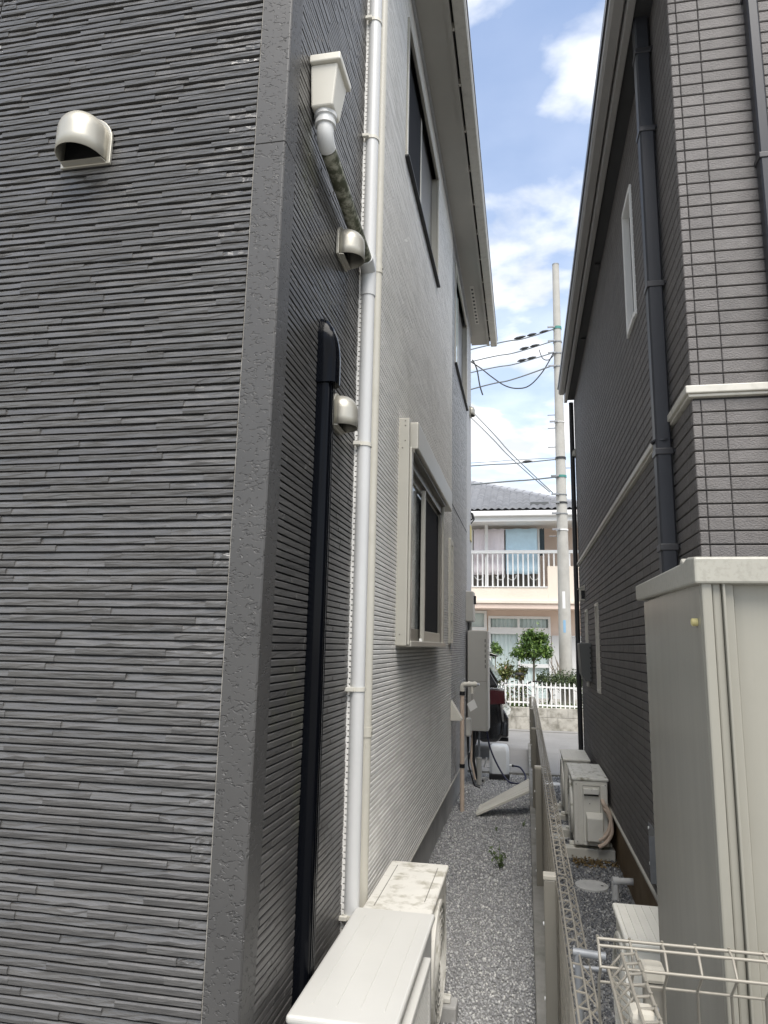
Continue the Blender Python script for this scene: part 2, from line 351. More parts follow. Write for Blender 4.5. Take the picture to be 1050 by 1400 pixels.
def stones(name, regions, spacing, m, label):
    """crushed stone: thousands of small faceted lumps, one object"""
    t = (1 + 5 ** .5) / 2
    iv = np.array([(-1, t, 0), (1, t, 0), (-1, -t, 0), (1, -t, 0), (0, -1, t), (0, 1, t), (0, -1, -t), (0, 1, -t), (t, 0, -1), (t, 0, 1), (-t, 0, -1), (-t, 0, 1)]) / 1.9
    fi = np.array([(0, 11, 5), (0, 5, 1), (0, 1, 7), (0, 7, 10), (0, 10, 11), (1, 5, 9), (5, 11, 4), (11, 10, 2), (10, 7, 6), (7, 1, 8), (3, 9, 4), (3, 4, 2), (3, 2, 6), (3, 6, 8), (3, 8, 9), (4, 9, 5), (2, 4, 11), (6, 2, 10), (8, 6, 7), (9, 8, 1)])
    P = []
    for x0, x1, y0, y1, sp in regions:
        xs = np.arange(x0, x1, sp); ys = np.arange(y0, y1, sp); gx, gy = np.meshgrid(xs, ys)
        p = np.stack([gx.ravel(), gy.ravel(), np.full(gx.size, sp)], 1); p[:, :2] += RNG.uniform(-.5, .5, (len(p), 2)) * sp; P.append(p)
    P = np.concatenate(P); n = len(P)
    r = P[:, 2] * RNG.uniform(0.38, 0.95, n) * np.where(RNG.random(n) < .06, 1.5, 1)
    q = RNG.normal(size=(n, 4)); q /= np.linalg.norm(q, axis=1)[:, None]; a, b, c, d = q.T
    Rm = np.stack([np.stack([1 - 2 * (c * c + d * d), 2 * (b * c - a * d), 2 * (b * d + a * c)], 1),
                   np.stack([2 * (b * c + a * d), 1 - 2 * (b * b + d * d), 2 * (c * d - a * b)], 1),
                   np.stack([2 * (b * d - a * c), 2 * (c * d + a * b), 1 - 2 * (b * b + c * c)], 1)], 1)
    base = iv[None] * RNG.uniform(.65, 1.25, (n, 12, 1)) * np.stack([np.ones(n), RNG.uniform(.55, 1, n), RNG.uniform(.4, .8, n)], 1)[:, None]
    V = np.einsum('nij,nkj->nki', Rm, base) * r[:, None, None] * 0.72
    V[:, :, :2] += P[:, None, :2]; V[:, :, 2] += (RNG.uniform(0.0, 0.9, n) * P[:, 2] * 0.55)[:, None]
    Fa = (fi[None] + (np.arange(n) * 12)[:, None, None]).reshape(-1, 3)
    o = raw(name, V.reshape(-1, 3), Fa, m); tag(o, label, 'gravel', kind='stuff'); return o
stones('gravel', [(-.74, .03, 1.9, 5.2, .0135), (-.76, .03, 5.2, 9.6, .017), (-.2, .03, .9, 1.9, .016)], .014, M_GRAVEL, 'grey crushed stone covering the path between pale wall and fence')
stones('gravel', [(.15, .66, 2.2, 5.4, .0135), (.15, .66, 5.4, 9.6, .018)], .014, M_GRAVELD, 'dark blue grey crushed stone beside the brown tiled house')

# ---------------------------------------------------------------- siding generator
class Wall:
    """a siding wall: origin, along-vector u with u x z = outward normal"""
    def __init__(s, origin, u):
        s.o = np.array(origin, float); s.u = np.array(u, float); s.n = np.cross(s.u, [0, 0, 1.0])
    def P(s, U, Z, D):
        U = np.asarray(U, float); Z = np.asarray(Z, float); D = np.asarray(D, float)
        p = s.o + U[..., None] * s.u + D[..., None] * s.n; p[..., 2] += Z; return p

def free(u0, u1, z0, z1, holes):
    iv = [(u0, u1)]
    for a, b, c, d in holes:
        if z1 <= c + 1e-4 or z0 >= d - 1e-4: continue
        nv = []
        for p, q in iv:
            if b <= p or a >= q: nv.append((p, q)); continue
            if a > p: nv.append((p, a))
            if b < q: nv.append((b, q))
        iv = nv
    return iv

def rows_with_cuts(z0, z1, H, holes):
    zs = [z0 + i * H for i in range(int(math.ceil((z1 - z0) / H)) + 1)]
    zs[-1] = z1
    return zs

def pieces_slate(u0, u1, z0, z1, H, holes, lo=.23, hi=.40):
    out = []
    zs = rows_with_cuts(z0, z1, H, holes)
    for a, b in zip(zs[:-1], zs[1:]):
        if b - a < .004: continue
        for p, q in free(u0, u1, a, b, holes):
            c = p - random.uniform(0, hi); kind = random.random() < .5
            while c < q - 1e-3:
                e = c + random.uniform(lo, hi)
                s_, t_ = max(c, p), min(e, q)
                if q - t_ < .03: t_ = q
                if t_ - s_ > .004: out.append((s_, t_, a, b, kind))
                c = t_ if t_ == q else e
                kind = not kind if random.random() < .8 else kind
    return out

NU = 5
def strip_faces():
    f = []; m = NU + 1
    for j in range(3):
        for i in range(NU): f.append((j * m + i, j * m + i + 1, (j + 1) * m + i + 1, (j + 1) * m + i))
    t = 3 * m; bt = 4 * m; bb = 5 * m
    for i in range(NU):
        f.append((t + i, t + i + 1, bt + i + 1, bt + i)); f.append((bb + i, bb + i + 1, i + 1, i))
    f.append((bb, 0, m, m)); f.append((bb, m, 2 * m, 2 * m)); f.append((bb, 2 * m, t, bt))
    e = NU
    f.append((bb + e, m + e, e, e)); f.append((bb + e, 2 * m + e, m + e, m + e)); f.append((bb + e, bt + e, t + e, 2 * m + e))
    return f
SF = strip_faces()
SFQ = [q for q in SF if len(set(q)) == 4]
SFT = [tuple(dict.fromkeys(q)) for q in SF if len(set(q)) == 3]
def strip_uzd(u0, u1, z0, z1, proud, gap=.0050, amp=1.0):
    H = z1 - z0; U = np.linspace(u0, u1, NU + 1)
    if proud: dt = .0098 + RNG.uniform(-.0006, .0006, NU + 1); dm = .0092 + RNG.uniform(-.0010, .0008, NU + 1); db = .0076 + RNG.uniform(-.001, .001, NU + 1)
    else: dt = .0022 + RNG.uniform(-.0012, .0018, NU + 1); dm = .0052 + RNG.uniform(-.0026, .0026, NU + 1); db = .0060 + RNG.uniform(-.0018, .0016, NU + 1)
    if amp != 1.0:
        q_ = (.0086 if proud else .0070) if amp > .3 else (.0083 if proud else .0076); dt = q_ + (dt - dt.mean()) * amp; dm = q_ + (dm - dm.mean()) * amp; db = q_ - .0004 + (db - db.mean()) * amp
    zb = z0 + min(gap, H * .25); zt = z1 - .0004; vj = .18 if amp > .3 else .04
    zm = (zb + zt) / 2 + RNG.uniform(-vj, vj, NU + 1) * H
    o = np.full(NU + 1, 1.0)
    ch = (.0042 if amp == 1 else .0026) if proud else (.0014 if amp > .3 else .0022)
    UU = np.concatenate([U] * 6); ZZ = np.concatenate([o * zb, zm, o * (zt - ch), o * zt, o * zt, o * zb])
    DD = np.concatenate([db, dm, dt, dt - ch * .9, o * -.009, o * -.009])
    return UU, ZZ, DD
def slate_stuff(name, wall, pcs, m, parent, amp=.4):
    U, Z, D, Q, T = [], [], [], [], []; n0 = 6 * (NU + 1); sq = np.array(SFQ); st = np.array(SFT)
    for i, (a, b, c, d, k) in enumerate(pcs):
        u, z, dd = strip_uzd(a, b, c, d, k, amp=amp); U.append(u); Z.append(z); D.append(dd); Q.append(sq + i * n0); T.append(st + i * n0)
    V = wall.P(np.concatenate(U), np.concatenate(Z), np.concatenate(D))
    me = bpy.data.meshes.new(name)
    me.from_pydata(V.tolist(), [], np.concatenate(Q).tolist() + np.concatenate(T).tolist()); me.materials.append(m)
    o = link(name, me, parent); o['kind'] = 'stuff'; return o
def backing(name, wall, u0, u1, z0, z1, H, holes, m, parent, depth=0.0):
    U, Z, Q = [], [], []
    cuts = sorted({z0, z1, *[v for h in holes for v in (h[2], h[3]) if z0 < v < z1]})
    for a, b in zip(cuts[:-1], cuts[1:]):
        for p, q in free(u0, u1, a, b, holes):
            k = len(U); U += [p, q, q, p]; Z += [a, a, b, b]; Q.append((k, k + 1, k + 2, k + 3))
    V = wall.P(np.array(U), np.array(Z), np.full(len(U), depth)); return raw(name, V, np.array(Q), m, parent)

SLATE_H = 0.0226
# ================================================================ near house on the left: charcoal front, pale side
H1 = thing('house', 'two storey house with charcoal slate front and pale grey siding along the gravel path', 'house')
XS = -0.712       # charcoal side plane
YF = 1.85         # charcoal front plane
XL = -0.700       # pale side plane
Z0 = 0.33
# --- front wall
wf = Wall((0, YF, 0), (1, 0, 0))
front = backing('front_wall', wf, -4.2, -0.800, Z0, 6.3, SLATE_H, [], M_DGROOVE, H1, depth=-.008)
FX0, FX1 = -4.2, -0.806
pcs = pieces_slate(-1.796, FX1, Z0, 6.3, SLATE_H, []) + pieces_slate(FX0, -1.800, Z0, 6.3, SLATE_H, [])
vis, rest = [], []
for p in pcs:
    c = ((p[0] + p[1]) / 2, YF, (p[2] + p[3]) / 2); q = project(c)
    if q and -40 < q[0] < 400 and -6 < q[1] < 1406: vis.append(p)
    else: rest.append(p)
vis.sort(key=lambda p: -(p[1] - p[0]) / ((p[0] + .9) ** 2 * .2 + YF ** 2 + ((p[2] + p[3]) / 2 - CAM_H) ** 2))
rest += vis[300:]; vis = vis[:300]
SV = {True: [], False: []}
for k in (True, False):
    for i in range(14):
        u, z, d = strip_uzd(0.0, 1.0, 0.0, SLATE_H, k)
        me = bpy.data.meshes.new('siding_strip'); me.from_pydata(Wall((0, 0, 0), (1, 0, 0)).P(u, z, d).tolist(), [], SFQ + SFT); me.materials.append(M_DARKF); SV[k].append(me)
for a, b, c, d, k in vis:
    o = bpy.data.objects.new('siding_strip', random.choice(SV[k])); COL.objects.link(o); o.parent = front
    o.location = (a, YF, c); o.scale = (b - a + .0004, 1, (d - c) / SLATE_H)
slate_stuff('siding', wf, rest, M_DARKF, front, 1.0)
bx('expansion_joint', M_DGROOVE, front, -1.7995, -1.7965, YF - .004, YF + .01, Z0, 6.3)
# corner trim, one bent board in two lengths
TR = .016
for a, b in ((Z0 + .01, 3.118), (3.1205, 6.3)):
    B().prism([(-.800, YF + .02), (-.800, YF - TR), (-.7055 + .0, YF - TR), (-.7005, YF - TR + .005), (-.7005, 1.935), (-.72, 1.935), (-.72, YF + .02)], a, b, 'xy').build('corner_trim', M_TRIM, H1, bevel=.0015)
bx('sealant_joint', mat('grey_sealant', (.34, .32, .28), .6, var=.15, vscale=30), H1, -.8055, -.8002, YF - .006, YF + .01, Z0, 6.3)
# --- charcoal side wall
ws = Wall((XS, 0, 0), (0, 1, 0))
side_d = backing('side_wall', ws, 1.93, 2.852, Z0, 6.3, SLATE_H, [], M_DGROOVE, H1, depth=-.008)
slate_stuff('siding', ws, pieces_slate(1.938, 2.850, Z0, 6.2, SLATE_H, []), M_DARKS, side_d)
# --- pale side wall
W1 = (3.90, 5.62, 1.62, 2.74); W2 = (3.93, 5.56, 4.65, 5.63); W3 = (7.17, 8.70, 4.60, 5.72); WS = (6.60, 6.84, 1.64, 2.58)
ZT = 5.93
wl_ = Wall((XL, 0, 0), (0, 1, 0))
side_l = backing('side_wall', wl_, 2.851, 6.90, Z0, ZT, SLATE_H, [W1, W2, WS], M_LGROOVE, H1, depth=-.005)
side_l['label'] = 'pale grey slate siding'
slate_stuff('siding', wl_, pieces_slate(2.851, 6.898, Z0, ZT, SLATE_H, [W1, W2, WS], .24, .46), M_LIGHTS, side_l, .18)
B().box(XS - .02, XL - .0005, 2.8515, 2.858, Z0, 6.2).build('end_trim', M_LIGHTS, H1)
side_g = backing('side_wall', wl_, 6.902, 8.74, Z0, ZT, SLATE_H, [W3], M_DGROOVE, H1, depth=-.006)
side_g['label'] = 'mid grey slate siding near the parking pad'
slate_stuff('siding', wl_, pieces_slate(6.904, 8.738, Z0, ZT, SLATE_H, [W3], .14, .3), M_GREYS, side_g)
bx('corner_trim', M_STUCCO, H1, -.85, -.688, 8.745, 9.46, Z0, ZT, .006)
bx('floor_band', M_DGROOVE, H1, -.6925, -.689, 6.91, 8.73, 2.985, 2.995)
# rest of the shell (back, ends) and foundation
bx('shell', M_DARKS, H1, -4.2, -.74, 1.88, 9.44, Z0, 6.2)
bx('foundation', M_CONC, H1, -4.15, -.738, 1.90, 9.42, -.06, Z0 - .003)
B().prism([(-.745, Z0), (-.690, Z0 - .012), (-.688, Z0 + .004), (-.70, Z0 + .02), (-.745, Z0 + .02)], 1.93, 9.3, 'xz').build('base_flashing', M_GUTTER, H1)
bx('base_flashing', M_FASCIAD, H1, -4.2, -.70, 1.835, 1.86, Z0 - .012, Z0 + .006)
# eave
ev = bx('soffit', M_SOFFIT, H1, -.70, -.475, 2.9, 9.80, ZT, ZT + .02)
bx('wall_molding', M_STUCCO, H1, -.6895, -.672, 2.9, 9.46, ZT - .022, ZT - .001)
bx('fascia', M_SOFFIT, H1, -.475, -.445, 2.9, 9.82, ZT - .015, ZT + .19)
gut = B().prism([(-.428, ZT + .02), (-.425, ZT + .005), (-.345, ZT + .005), (-.335, ZT + .02), (-.335, ZT + .115), (-.341, ZT + .115), (-.341, ZT + .022), (-.349, ZT + .012), (-.42, ZT + .012), (-.422, ZT + .022), (-.422, ZT + .10), (-.428, ZT + .10)], 2.9, 9.90, 'xz').build('gutter', M_GUTTER, H1)
for i in range(13):
    bx('gutter_hanger', M_GUTTER, gut, -.444, -.429, 3.3 + i * .52, 3.325 + i * .52, ZT + .01, ZT + .06)
bx('gutter_edge', M_FASCIAD, H1, -.334, -.329, 2.9, 9.90, ZT + .085, ZT + .125)
vt = bx('soffit_vent', M_GUTTER, H1, -.60, -.55, 8.05, 9.1, ZT - .004, ZT - .0005)
for i in range(10):
    bx('slot', M_BLACK, vt, -.588, -.562, 8.11 + i * .1, 8.15 + i * .1, ZT - .006, ZT - .0042)
B().prism([(-.33, ZT + .14), (-2.4, ZT + 1.0), (-4.6, ZT + .14), (-4.6, ZT + .06), (-.47, ZT + .06)], 2.6, 9.86, 'xz').build('roof', M_ROOF, H1)
B().prism([(-.66, 6.62), (-2.4, 7.2), (-4.6, 6.6), (-4.6, 6.3), (-.66, 6.3)], 1.5, 2.62, 'xz').build('roof', M_ROOF, H1)

# --- windows of the pale wall
def sash_window(par, x, y0, y1, z0, z1, ymid, fm, gl1, gl2, proud=.02, fw=.035):
    w = bx('window', fm, par, x, x + proud, y0 - .02, y1 + .02, z0 - .02, z0 + fw - .02, .003)
    bx('frame', fm, w, x, x + proud, y0 - .02, y1 + .02, z1 - fw + .02, z1 + .02, .003)
    bx('frame', fm, w, x, x + proud - .001, y0 - .0195, y0 + fw - .02, z0 + fw - .02, z1 - fw + .02, .003)
    bx('frame', fm, w, x, x + proud - .001, y1 - fw + .02, y1 + .0195, z0 + fw - .02, z1 - fw + .02, .003)
    bx('reveal', fm, w, x - .09, x + .001, y0, y0 + .012, z0 + .003, z1 - .003); bx('reveal', fm, w, x - .09, x + .001, y1 - .012, y1, z0 + .003, z1 - .003)
    bx('pane', gl1, w, x - .036, x - .030, y0 + .013, ymid, z0 + .012, z1 - .012)
    bx('pane', gl2, w, x - .062, x - .056, ymid - .02, y1 - .013, z0 + .012, z1 - .012)
    bx('stile', fm, w, x - .042, x - .024, ymid - .02, ymid + .02, z0 + .013, z1 - .013, .003)
    bx('rail', fm, w, x - .042, x - .022, y0 + .013, ymid - .0205, z0 + .006, z0 + .045, .003)
    bx('back_panel', M_SCREEN, w, x - .10, x - .092, y0 - .01, y1 + .01, z0 - .01, z1 + .01)
    return w
w2 = sash_window(H1, XL, W2[0], W2[1], W2[2], W2[3], 4.80, M_ALU, M_SCREEN, M_GLASSB, .022)
w2['label'] = 'upper sliding window with dark insect screen beside frosted pane with painted pale sky reflection'
bx('sill', M_BLACK, w2, XL, XL + .035, W2[0] - .03, W2[1] + .03, W2[2] - .035, W2[2] - .021, .002)
w3 = sash_window(H1, XL, W3[0], W3[1], W3[2], W3[3], 7.9, M_ALU, M_GLASSB, M_SCREEN, .022)
w3['label'] = 'farther upper sliding window below the eave'
bx('sill', M_BLACK, w3, XL, XL + .035, W3[0] - .03, W3[1] + .03, W3[2] - .035, W3[2] - .021, .002)
# ground floor window with roller shutter box
XB = -.632
w1 = bx('window', M_ALU, H1, XL - .02, XB, 3.855, 3.90, 1.595, 2.885, .004); w1['label'] = 'ground floor window with roller shutter box above the air conditioners'
bx('jamb_step', M_ALU, w1, XB + .0005, XB + .014, 3.872, 3.93, 1.60, 2.715, .003)
bx('jamb', M_ALU, w1, XL - .02, XB + .004, 5.60, 5.655, 1.595, 2.72, .004)
bx('jamb', M_ALU, w1, XB - .03, XB + .012, 3.9005, 3.935, 1.625, 2.71, .003)
bx('sill', M_ALU, w1, XL - .02, XB + .02, 3.9005, 5.64, 1.590, 1.622, .004)
bx('shutter_box', M_ALU, H1, XL - .01, -.592, 3.945, 5.93, 2.722, 2.887, .008, 3)
bx('shutter_slot', M_ALUD, w1, -.66, -.612, 3.94, 5.60, 2.700, 2.7215)
bx('shutter_rail', M_ALUD, w1, -.672, -.645, 3.936, 5.599, 2.64, 2.699, .003)
bx('shutter_rail', M_ALU, w1, -.690, -.673, 3.936, 5.599, 2.60, 2.66, .003)
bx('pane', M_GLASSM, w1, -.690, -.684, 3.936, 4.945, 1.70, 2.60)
bx('rail', M_ALUD, w1, -.694, -.676, 3.9365, 4.90, 1.6225, 1.70, .003)
bx('stile', M_ALUD, w1, -.6835, -.6695, 4.86, 4.90, 1.7005, 2.60, .004)
bx('stile', M_ALU, w1, -.668, -.640, 4.60, 4.64, 1.6225, 2.62, .004)
bx('pane', M_SCREEN, w1, -.665, -.660, 4.6405, 5.50, 1.69, 2.60)
bx('rail', M_ALU, w1, -.668, -.642, 4.6405, 5.4995, 1.6225, 1.69, .003)
bx('stile', M_ALUD, w1, -.668, -.640, 5.50, 5.595, 1.6225, 2.62, .004)
bx('back_panel', M_SCREEN, w1, -.79, -.785, 3.8, 5.7, 1.55, 2.78)
for z in (2.868, 2.84, 2.75, 2.708, 1.655):
    B().lathe((XL + .045 if z > 2.72 else XL + .03, 3.855, z), [(.0042, 0), (.0042, -.002), (.002, -.003)], 10, 'y').build('screw', M_ALUD, w1, smooth=40)
B().box(-.645, -.628, 4.42, 4.45, 1.622, 1.64).build('sash_stop', M_PAINTW, w1, bevel=.002)
# slim louvre window
sl = bx('window', M_ALU, H1, XL, XL + .03, 6.60, 6.66, 1.62, 2.60, .004); sl['label'] = 'slim louvre window on the pale wall'
bx('frame', M_ALU, sl, XL, XL + .03, 6.80, 6.85, 1.62, 2.60, .004)
bx('frame', M_ALU, sl, XL, XL + .029, 6.6605, 6.7995, 2.55, 2.60, .004); bx('frame', M_ALU, sl, XL, XL + .029, 6.6605, 6.7995, 1.62, 1.66, .004)
for i in range(11):
    z = 1.665 + i * .08
    B().add([(XL + .022, 6.661, z), (XL + .022, 6.799, z), (XL - .01, 6.799, z + .078), (XL - .01, 6.661, z + .078), (XL + .025, 6.661, z + .002), (XL + .025, 6.799, z + .002), (XL - .007, 6.799, z + .08), (XL - .007, 6.661, z + .08)],
            [(0, 1, 2, 3), (4, 7, 6, 5), (0, 4, 5, 1), (2, 6, 7, 3), (1, 5, 6, 2), (0, 3, 7, 4)]).build('louvre', M_GLASSB, sl)
bx('back_panel', M_SCREEN, sl, XL - .06, XL - .055, 6.58, 6.87, 1.6, 2.62)

# --- vent hoods
def vent_hood(par, c, nrm, r, depth, m, label):
    """round top hood, open below; nrm 'y-' or 'x+'"""
    c = Vector(c); n = Vector((0, -1, 0)) if nrm == 'y-' else Vector((1, 0, 0)); u = Vector((1, 0, 0)) if nrm == 'y-' else Vector((0, 1, 0)); z = Vector((0, 0, 1))
    def outline(rr, low):
        pts = [c + u * rr - z * low]
        pts += [c + u * rr * math.cos(a) + z * rr * math.sin(a) for a in np.linspace(0, math.pi, 13)]
        pts += [c - u * rr - z * low]; return pts
    fl = outline(r * 1.16, r * 1.12)
    root = B().rings([[p + n * .001 for p in fl], [p + n * .012 for p in fl]]).build('vent_hood', m, par, bevel=.002); root['label'] = label
    ot = []
    low = r * 1.0
    for zz_ in [-low, -low * .5, 0] + [r * math.sin(t) for t in np.linspace(.2, math.pi / 2 - .03, 8)]:
        k = math.sqrt(max(0, 1 - (zz_ / r) ** 2)) if zz_ > 0 else 1.0
        ot.append([c + u * r * k * math.cos(t) + n * (.0122 + depth * (k ** .8) * math.sin(t) ** .8) + z * zz_ for t in np.linspace(0, math.pi, 17)])
    b = B().rings(ot, cap=False, closed=False)
    o = b.build('hood', m, root, smooth=70); so = o.modifiers.new('s', 'SOLIDIFY'); so.thickness = .0025; so.offset = 0
    op = outline(r * .985, r * 1.0)
    B().rings([[p + n * .0124 for p in op], [p + n * .0135 for p in op]]).build('dark_void_plate', M_BLACK, root)  # black plate over the flange stands in for the hood's shaded inside
    lip = [c + u * r * 1.0 - z * r * 1.02 + n * .0125, c + u * r * .95 - z * r * 1.02 + n * depth * .35, c - u * r * .95 - z * r * 1.02 + n * depth * .35, c - u * r - z * r * 1.02 + n * .0125]
    B().rings([lip, [p - z * .004 for p in lip]]).build('drip_lip', m, root)
    return root
M_HOOD = mat('champagne_hood_paint', (.44, .42, .36), .40, metal=.5, var=.03)
vent_hood(H1, (-1.386, YF - .008, 3.200), 'y-', .077, .100, M_HOOD, 'vent hood on the charcoal front')
vent_hood(H1, (XS + .009, 2.515, 3.168), 'x+', .064, .085, M_HOOD, 'vent hood under the sloping drain pipe')
vent_hood(H1, (XS + .009, 2.525, 2.474), 'x+', .063, .075, M_HOOD, 'vent hood half hidden by the black pipe cover')
# --- pipe cover
dc = B().prism([(XS + .006, 2.268), (-.672, 2.268), (-.659, 2.273), (-.655, 2.284), (-.655, 2.316), (-.659, 2.326), (-.672, 2.331), (XS + .006, 2.331)], .42, 2.56, 'xy').build('pipe_cover', M_BLACKP, H1, smooth=30, bevel=.002)
dc['label'] = 'glossy black pipe cover running down the charcoal wall'
for yy in (2.286, 2.304, 2.320):
    bx('rib', M_BLACKP, dc, -.6548, -.6528, yy - .003, yy + .003, .43, 2.55, .001)
rg = []
for i, t in enumerate([0, .2, .35, .5, .62, .74, .84, .92, .97, 1.0]):
    z = 2.50 + .245 * t; dd = .010 + .064 * (1 if t < .35 else math.sqrt(max(0, 1 - ((t - .35) / .66) ** 2)))
    hw = .040 * (1 if t < .7 else max(.5, math.sqrt(1 - ((t - .7) / .35) ** 2)))
    x1 = XS + .006 + dd
    rg.append([Vector((XS + .006, 2.301 - hw, z)), Vector((x1 - .02, 2.301 - hw, z)), Vector((x1 - .006, 2.301 - hw * .8, z)), Vector((x1, 2.301 - hw * .35, z)), Vector((x1, 2.301 + hw * .35, z)), Vector((x1 - .006, 2.301 + hw * .8, z)), Vector((x1 - .02, 2.301 + hw, z)), Vector((XS + .006, 2.301 + hw, z))])
B().rings(rg).build('elbow_cap', M_BLACKP, dc, smooth=40)
# --- rain head with sloping drain pipe into the white downpipe
rh = thing('rain_head', '', ''); rh.parent = H1
for k in ('label', 'category'):
    if k in rh: del rh[k]
rh['label'] = 'ivory rainwater head with funnel bottom'
def rect(x0, x1, y0, y1, z): return [Vector((x0, y0, z)), Vector((x1, y0, z)), Vector((x1, y1, z)), Vector((x0, y1, z))]
B().rings([rect(-.700, -.622, 2.058, 2.152, 3.425), rect(-.702, -.604, 2.040, 2.172, 3.575)]).build('bowl', M_IVORY, rh, bevel=.006)
bx('rim', M_IVORY, rh, -.703, -.592, 2.027, 2.185, 3.576, 3.606, .005)
B().lathe((-.660, 2.105, 3.425), [(.040, 0), (.040, -.014), (.034, -.016), (.034, -.028), (.037, -.03), (.037, -.045), (.029, -.047)], 24).build('neck', M_WHITE, rh, smooth=40)
pts = [(-.660, 2.105, 3.39), (-.660, 2.105, 3.365)] + arc((-.660, 2.150, 3.365), .045, math.pi, math.pi * 1.46, 6, (0, 1, 0), (0, 0, 1))[1:]
e = pts[-1]; tube('elbow', M_WHITE, rh, pts, .030, 18)
dp = B().path([Vector((-.660, 2.150, 3.322)), Vector((-.662, 2.80, 3.262))], .0285, 18).build('drain_pipe', M_ALGAE, rh, smooth=50)
dp['label'] = 'algae stained sloping drain pipe'
# white downpipe
dpipe = B().path([(-.668, 2.868, .30), (-.668, 2.868, 6.2)], .0305, 24).build('downpipe', M_WHITE, H1, smooth=50); dpipe['label'] = 'white round downpipe at the charcoal and pale joint'
tube('tee_socket', M_WHITE, dpipe, [(-.668, 2.868, 3.13), (-.668, 2.868, 3.32)], .0345, 24)
tube('tee_branch', M_WHITE, dpipe, [(-.662, 2.77, 3.265), (-.667, 2.86, 3.255)], .034, 18)
for z in (.58, 1.42, 2.44, 3.92, 4.56):
    tube('bracket', M_IVORY, dpipe, [(-.668, 2.868, z - .008), (-.668, 2.868, z + .008)], .0345, 24)
    bx('bracket_arm', M_IVORY, dpipe, XS, -.675, 2.822, 2.838, z - .008, z + .008, .002)
cp = B().path([(-.675, 3.085, .32), (-.675, 3.085, 6.1)], .024, 16).build('cream_pipe', M_CREAM, H1, smooth=50); cp['label'] = 'slim cream pipe beside the white downpipe'
for z in (1.23, 3.38, 5.2):
    tube('clip', M_CREAM, cp, [(-.675, 3.085, z - .02), (-.675, 3.085, z + .02)], .0275, 16)
    B().lathe((-.648, 3.075, z), [(.004, 0), (.004, .003)], 8, 'x').build('screw', M_ALUD, cp)

# ================================================================ brown tiled house on the right
H2 = thing('house', 'two storey brown grey tile clad house with dark eave on the right', 'house')
XR, YR = .645, 2.75
BH = .0505
wr_front = Wall((0, YR, 0), (1, 0, 0)); wr_side = Wall((XR, 0, 0), (0, -1, 0))
ZB, ZR = .375, 4.60
Y_END = 8.62
RW = (3.86, 4.13, 3.45, 4.19); RW1 = (6.52, 6.70, 1.25, 1.97); RW2 = (7.62, 7.80, 1.25, 1.97)
fw_ = backing('front_wall', wr_front, XR, 3.2, ZB, 6.0, BH, [], M_BGROOVE, H2)
hol = [(-b, -a, c, d) for a, b, c, d in (RW, RW1, RW2)]
sw_ = backing('side_wall', wr_side, -Y_END, -YR, ZB, ZR, BH, hol, M_BGROOVE, H2)
BELT = (2.545, 2.588)
def brick_pieces(cols, z0, z1, holes):
    out = []; z = 2.588 + BH * math.floor((z0 - 2.588) / BH)
    while z < z1:
        a, b = max(z, z0), min(z + BH, z1); z += BH
        if b - a < .01 or (a > BELT[0] - .03 and b < BELT[1] + .002): continue
        for c0, c1 in zip(cols[:-1], cols[1:]):
            for p, q in free(c0, c1, a, b, holes):
                if q - p > .008: out.append((p, q, a, b))
    return out
def brick_mesh_uzd(p, q, a, b, g=.0026, dep=.011, ch=.0028):
    p += g * .55; q -= g * .55; a += g; b -= g
    U = [p, q, q, p, p, q, q, p, p + ch, q - ch, q - ch, p + ch]; Z = [a, a, b, b, a, a, b, b, a + ch, a + ch, b - ch, b - ch]
    D = [-.001] * 4 + [dep - ch * .8] * 4 + [dep] * 4
    return U, Z, D
BF = [(0, 1, 5, 4), (1, 2, 6, 5), (2, 3, 7, 6), (3, 0, 4, 7), (4, 5, 9, 8), (5, 6, 10, 9), (6, 7, 11, 10), (7, 4, 8, 11), (8, 9, 10, 11)]
cols_f = [XR - .011, XR + .022, XR + .108] + [XR + .108 + .232 * i for i in range(1, 11)]
cols_s = [-Y_END] + [-YR - .118 - .232 * i for i in range(24, -1, -1)] + [-YR - .028, -YR + .0]
bf = brick_pieces(cols_f, ZB, 6.0, []); bs = brick_pieces(cols_s, ZB, ZR, hol)
cand = []
for wall_, lst, fr in ((wr_front, bf, True), (wr_side, bs, False)):
    for p in lst:
        c = wall_.P(np.array([(p[0] + p[1]) / 2]), np.array([(p[2] + p[3]) / 2]), np.array([0.0]))[0]; q = project(c)
        ok = q and 770 < q[0] < 1075 and -10 < q[1] < 1410 and not (fr and c[2] < 1.85)
        dvec = np.array(c) - [0, 0, CAM_H]; dist = np.linalg.norm(dvec); cosf = abs(dvec @ wall_.n) / dist
        cand.append(((p[1] - p[0]) * (p[3] - p[2]) * cosf / dist ** 2 if ok else 0, fr, p))
cand.sort(key=lambda t: -t[0])
BM = {}
def place_brick(fr, p):
    key = (fr, round(p[1] - p[0], 3), round(p[3] - p[2], 3)); wall_ = wr_front if fr else wr_side
    if key not in BM:
        U, Z, D = brick_mesh_uzd(0, p[1] - p[0], 0, p[3] - p[2]); w0 = Wall((0, 0, 0), wall_.u)
        me = bpy.data.meshes.new('brick'); me.from_pydata(w0.P(np.array(U), np.array(Z), np.array(D)).tolist(), [], BF); me.materials.append(M_BRICK); BM[key] = me
    o = bpy.data.objects.new('brick', BM[key]); COL.objects.link(o); o.parent = fw_ if fr else sw_
    o.location = wall_.P(np.array([p[0]]), np.array([p[2]]), np.array([random.uniform(-.0008, .0008)]))[0]
for sc_, fr, p in cand[:300]: place_brick(fr, p)
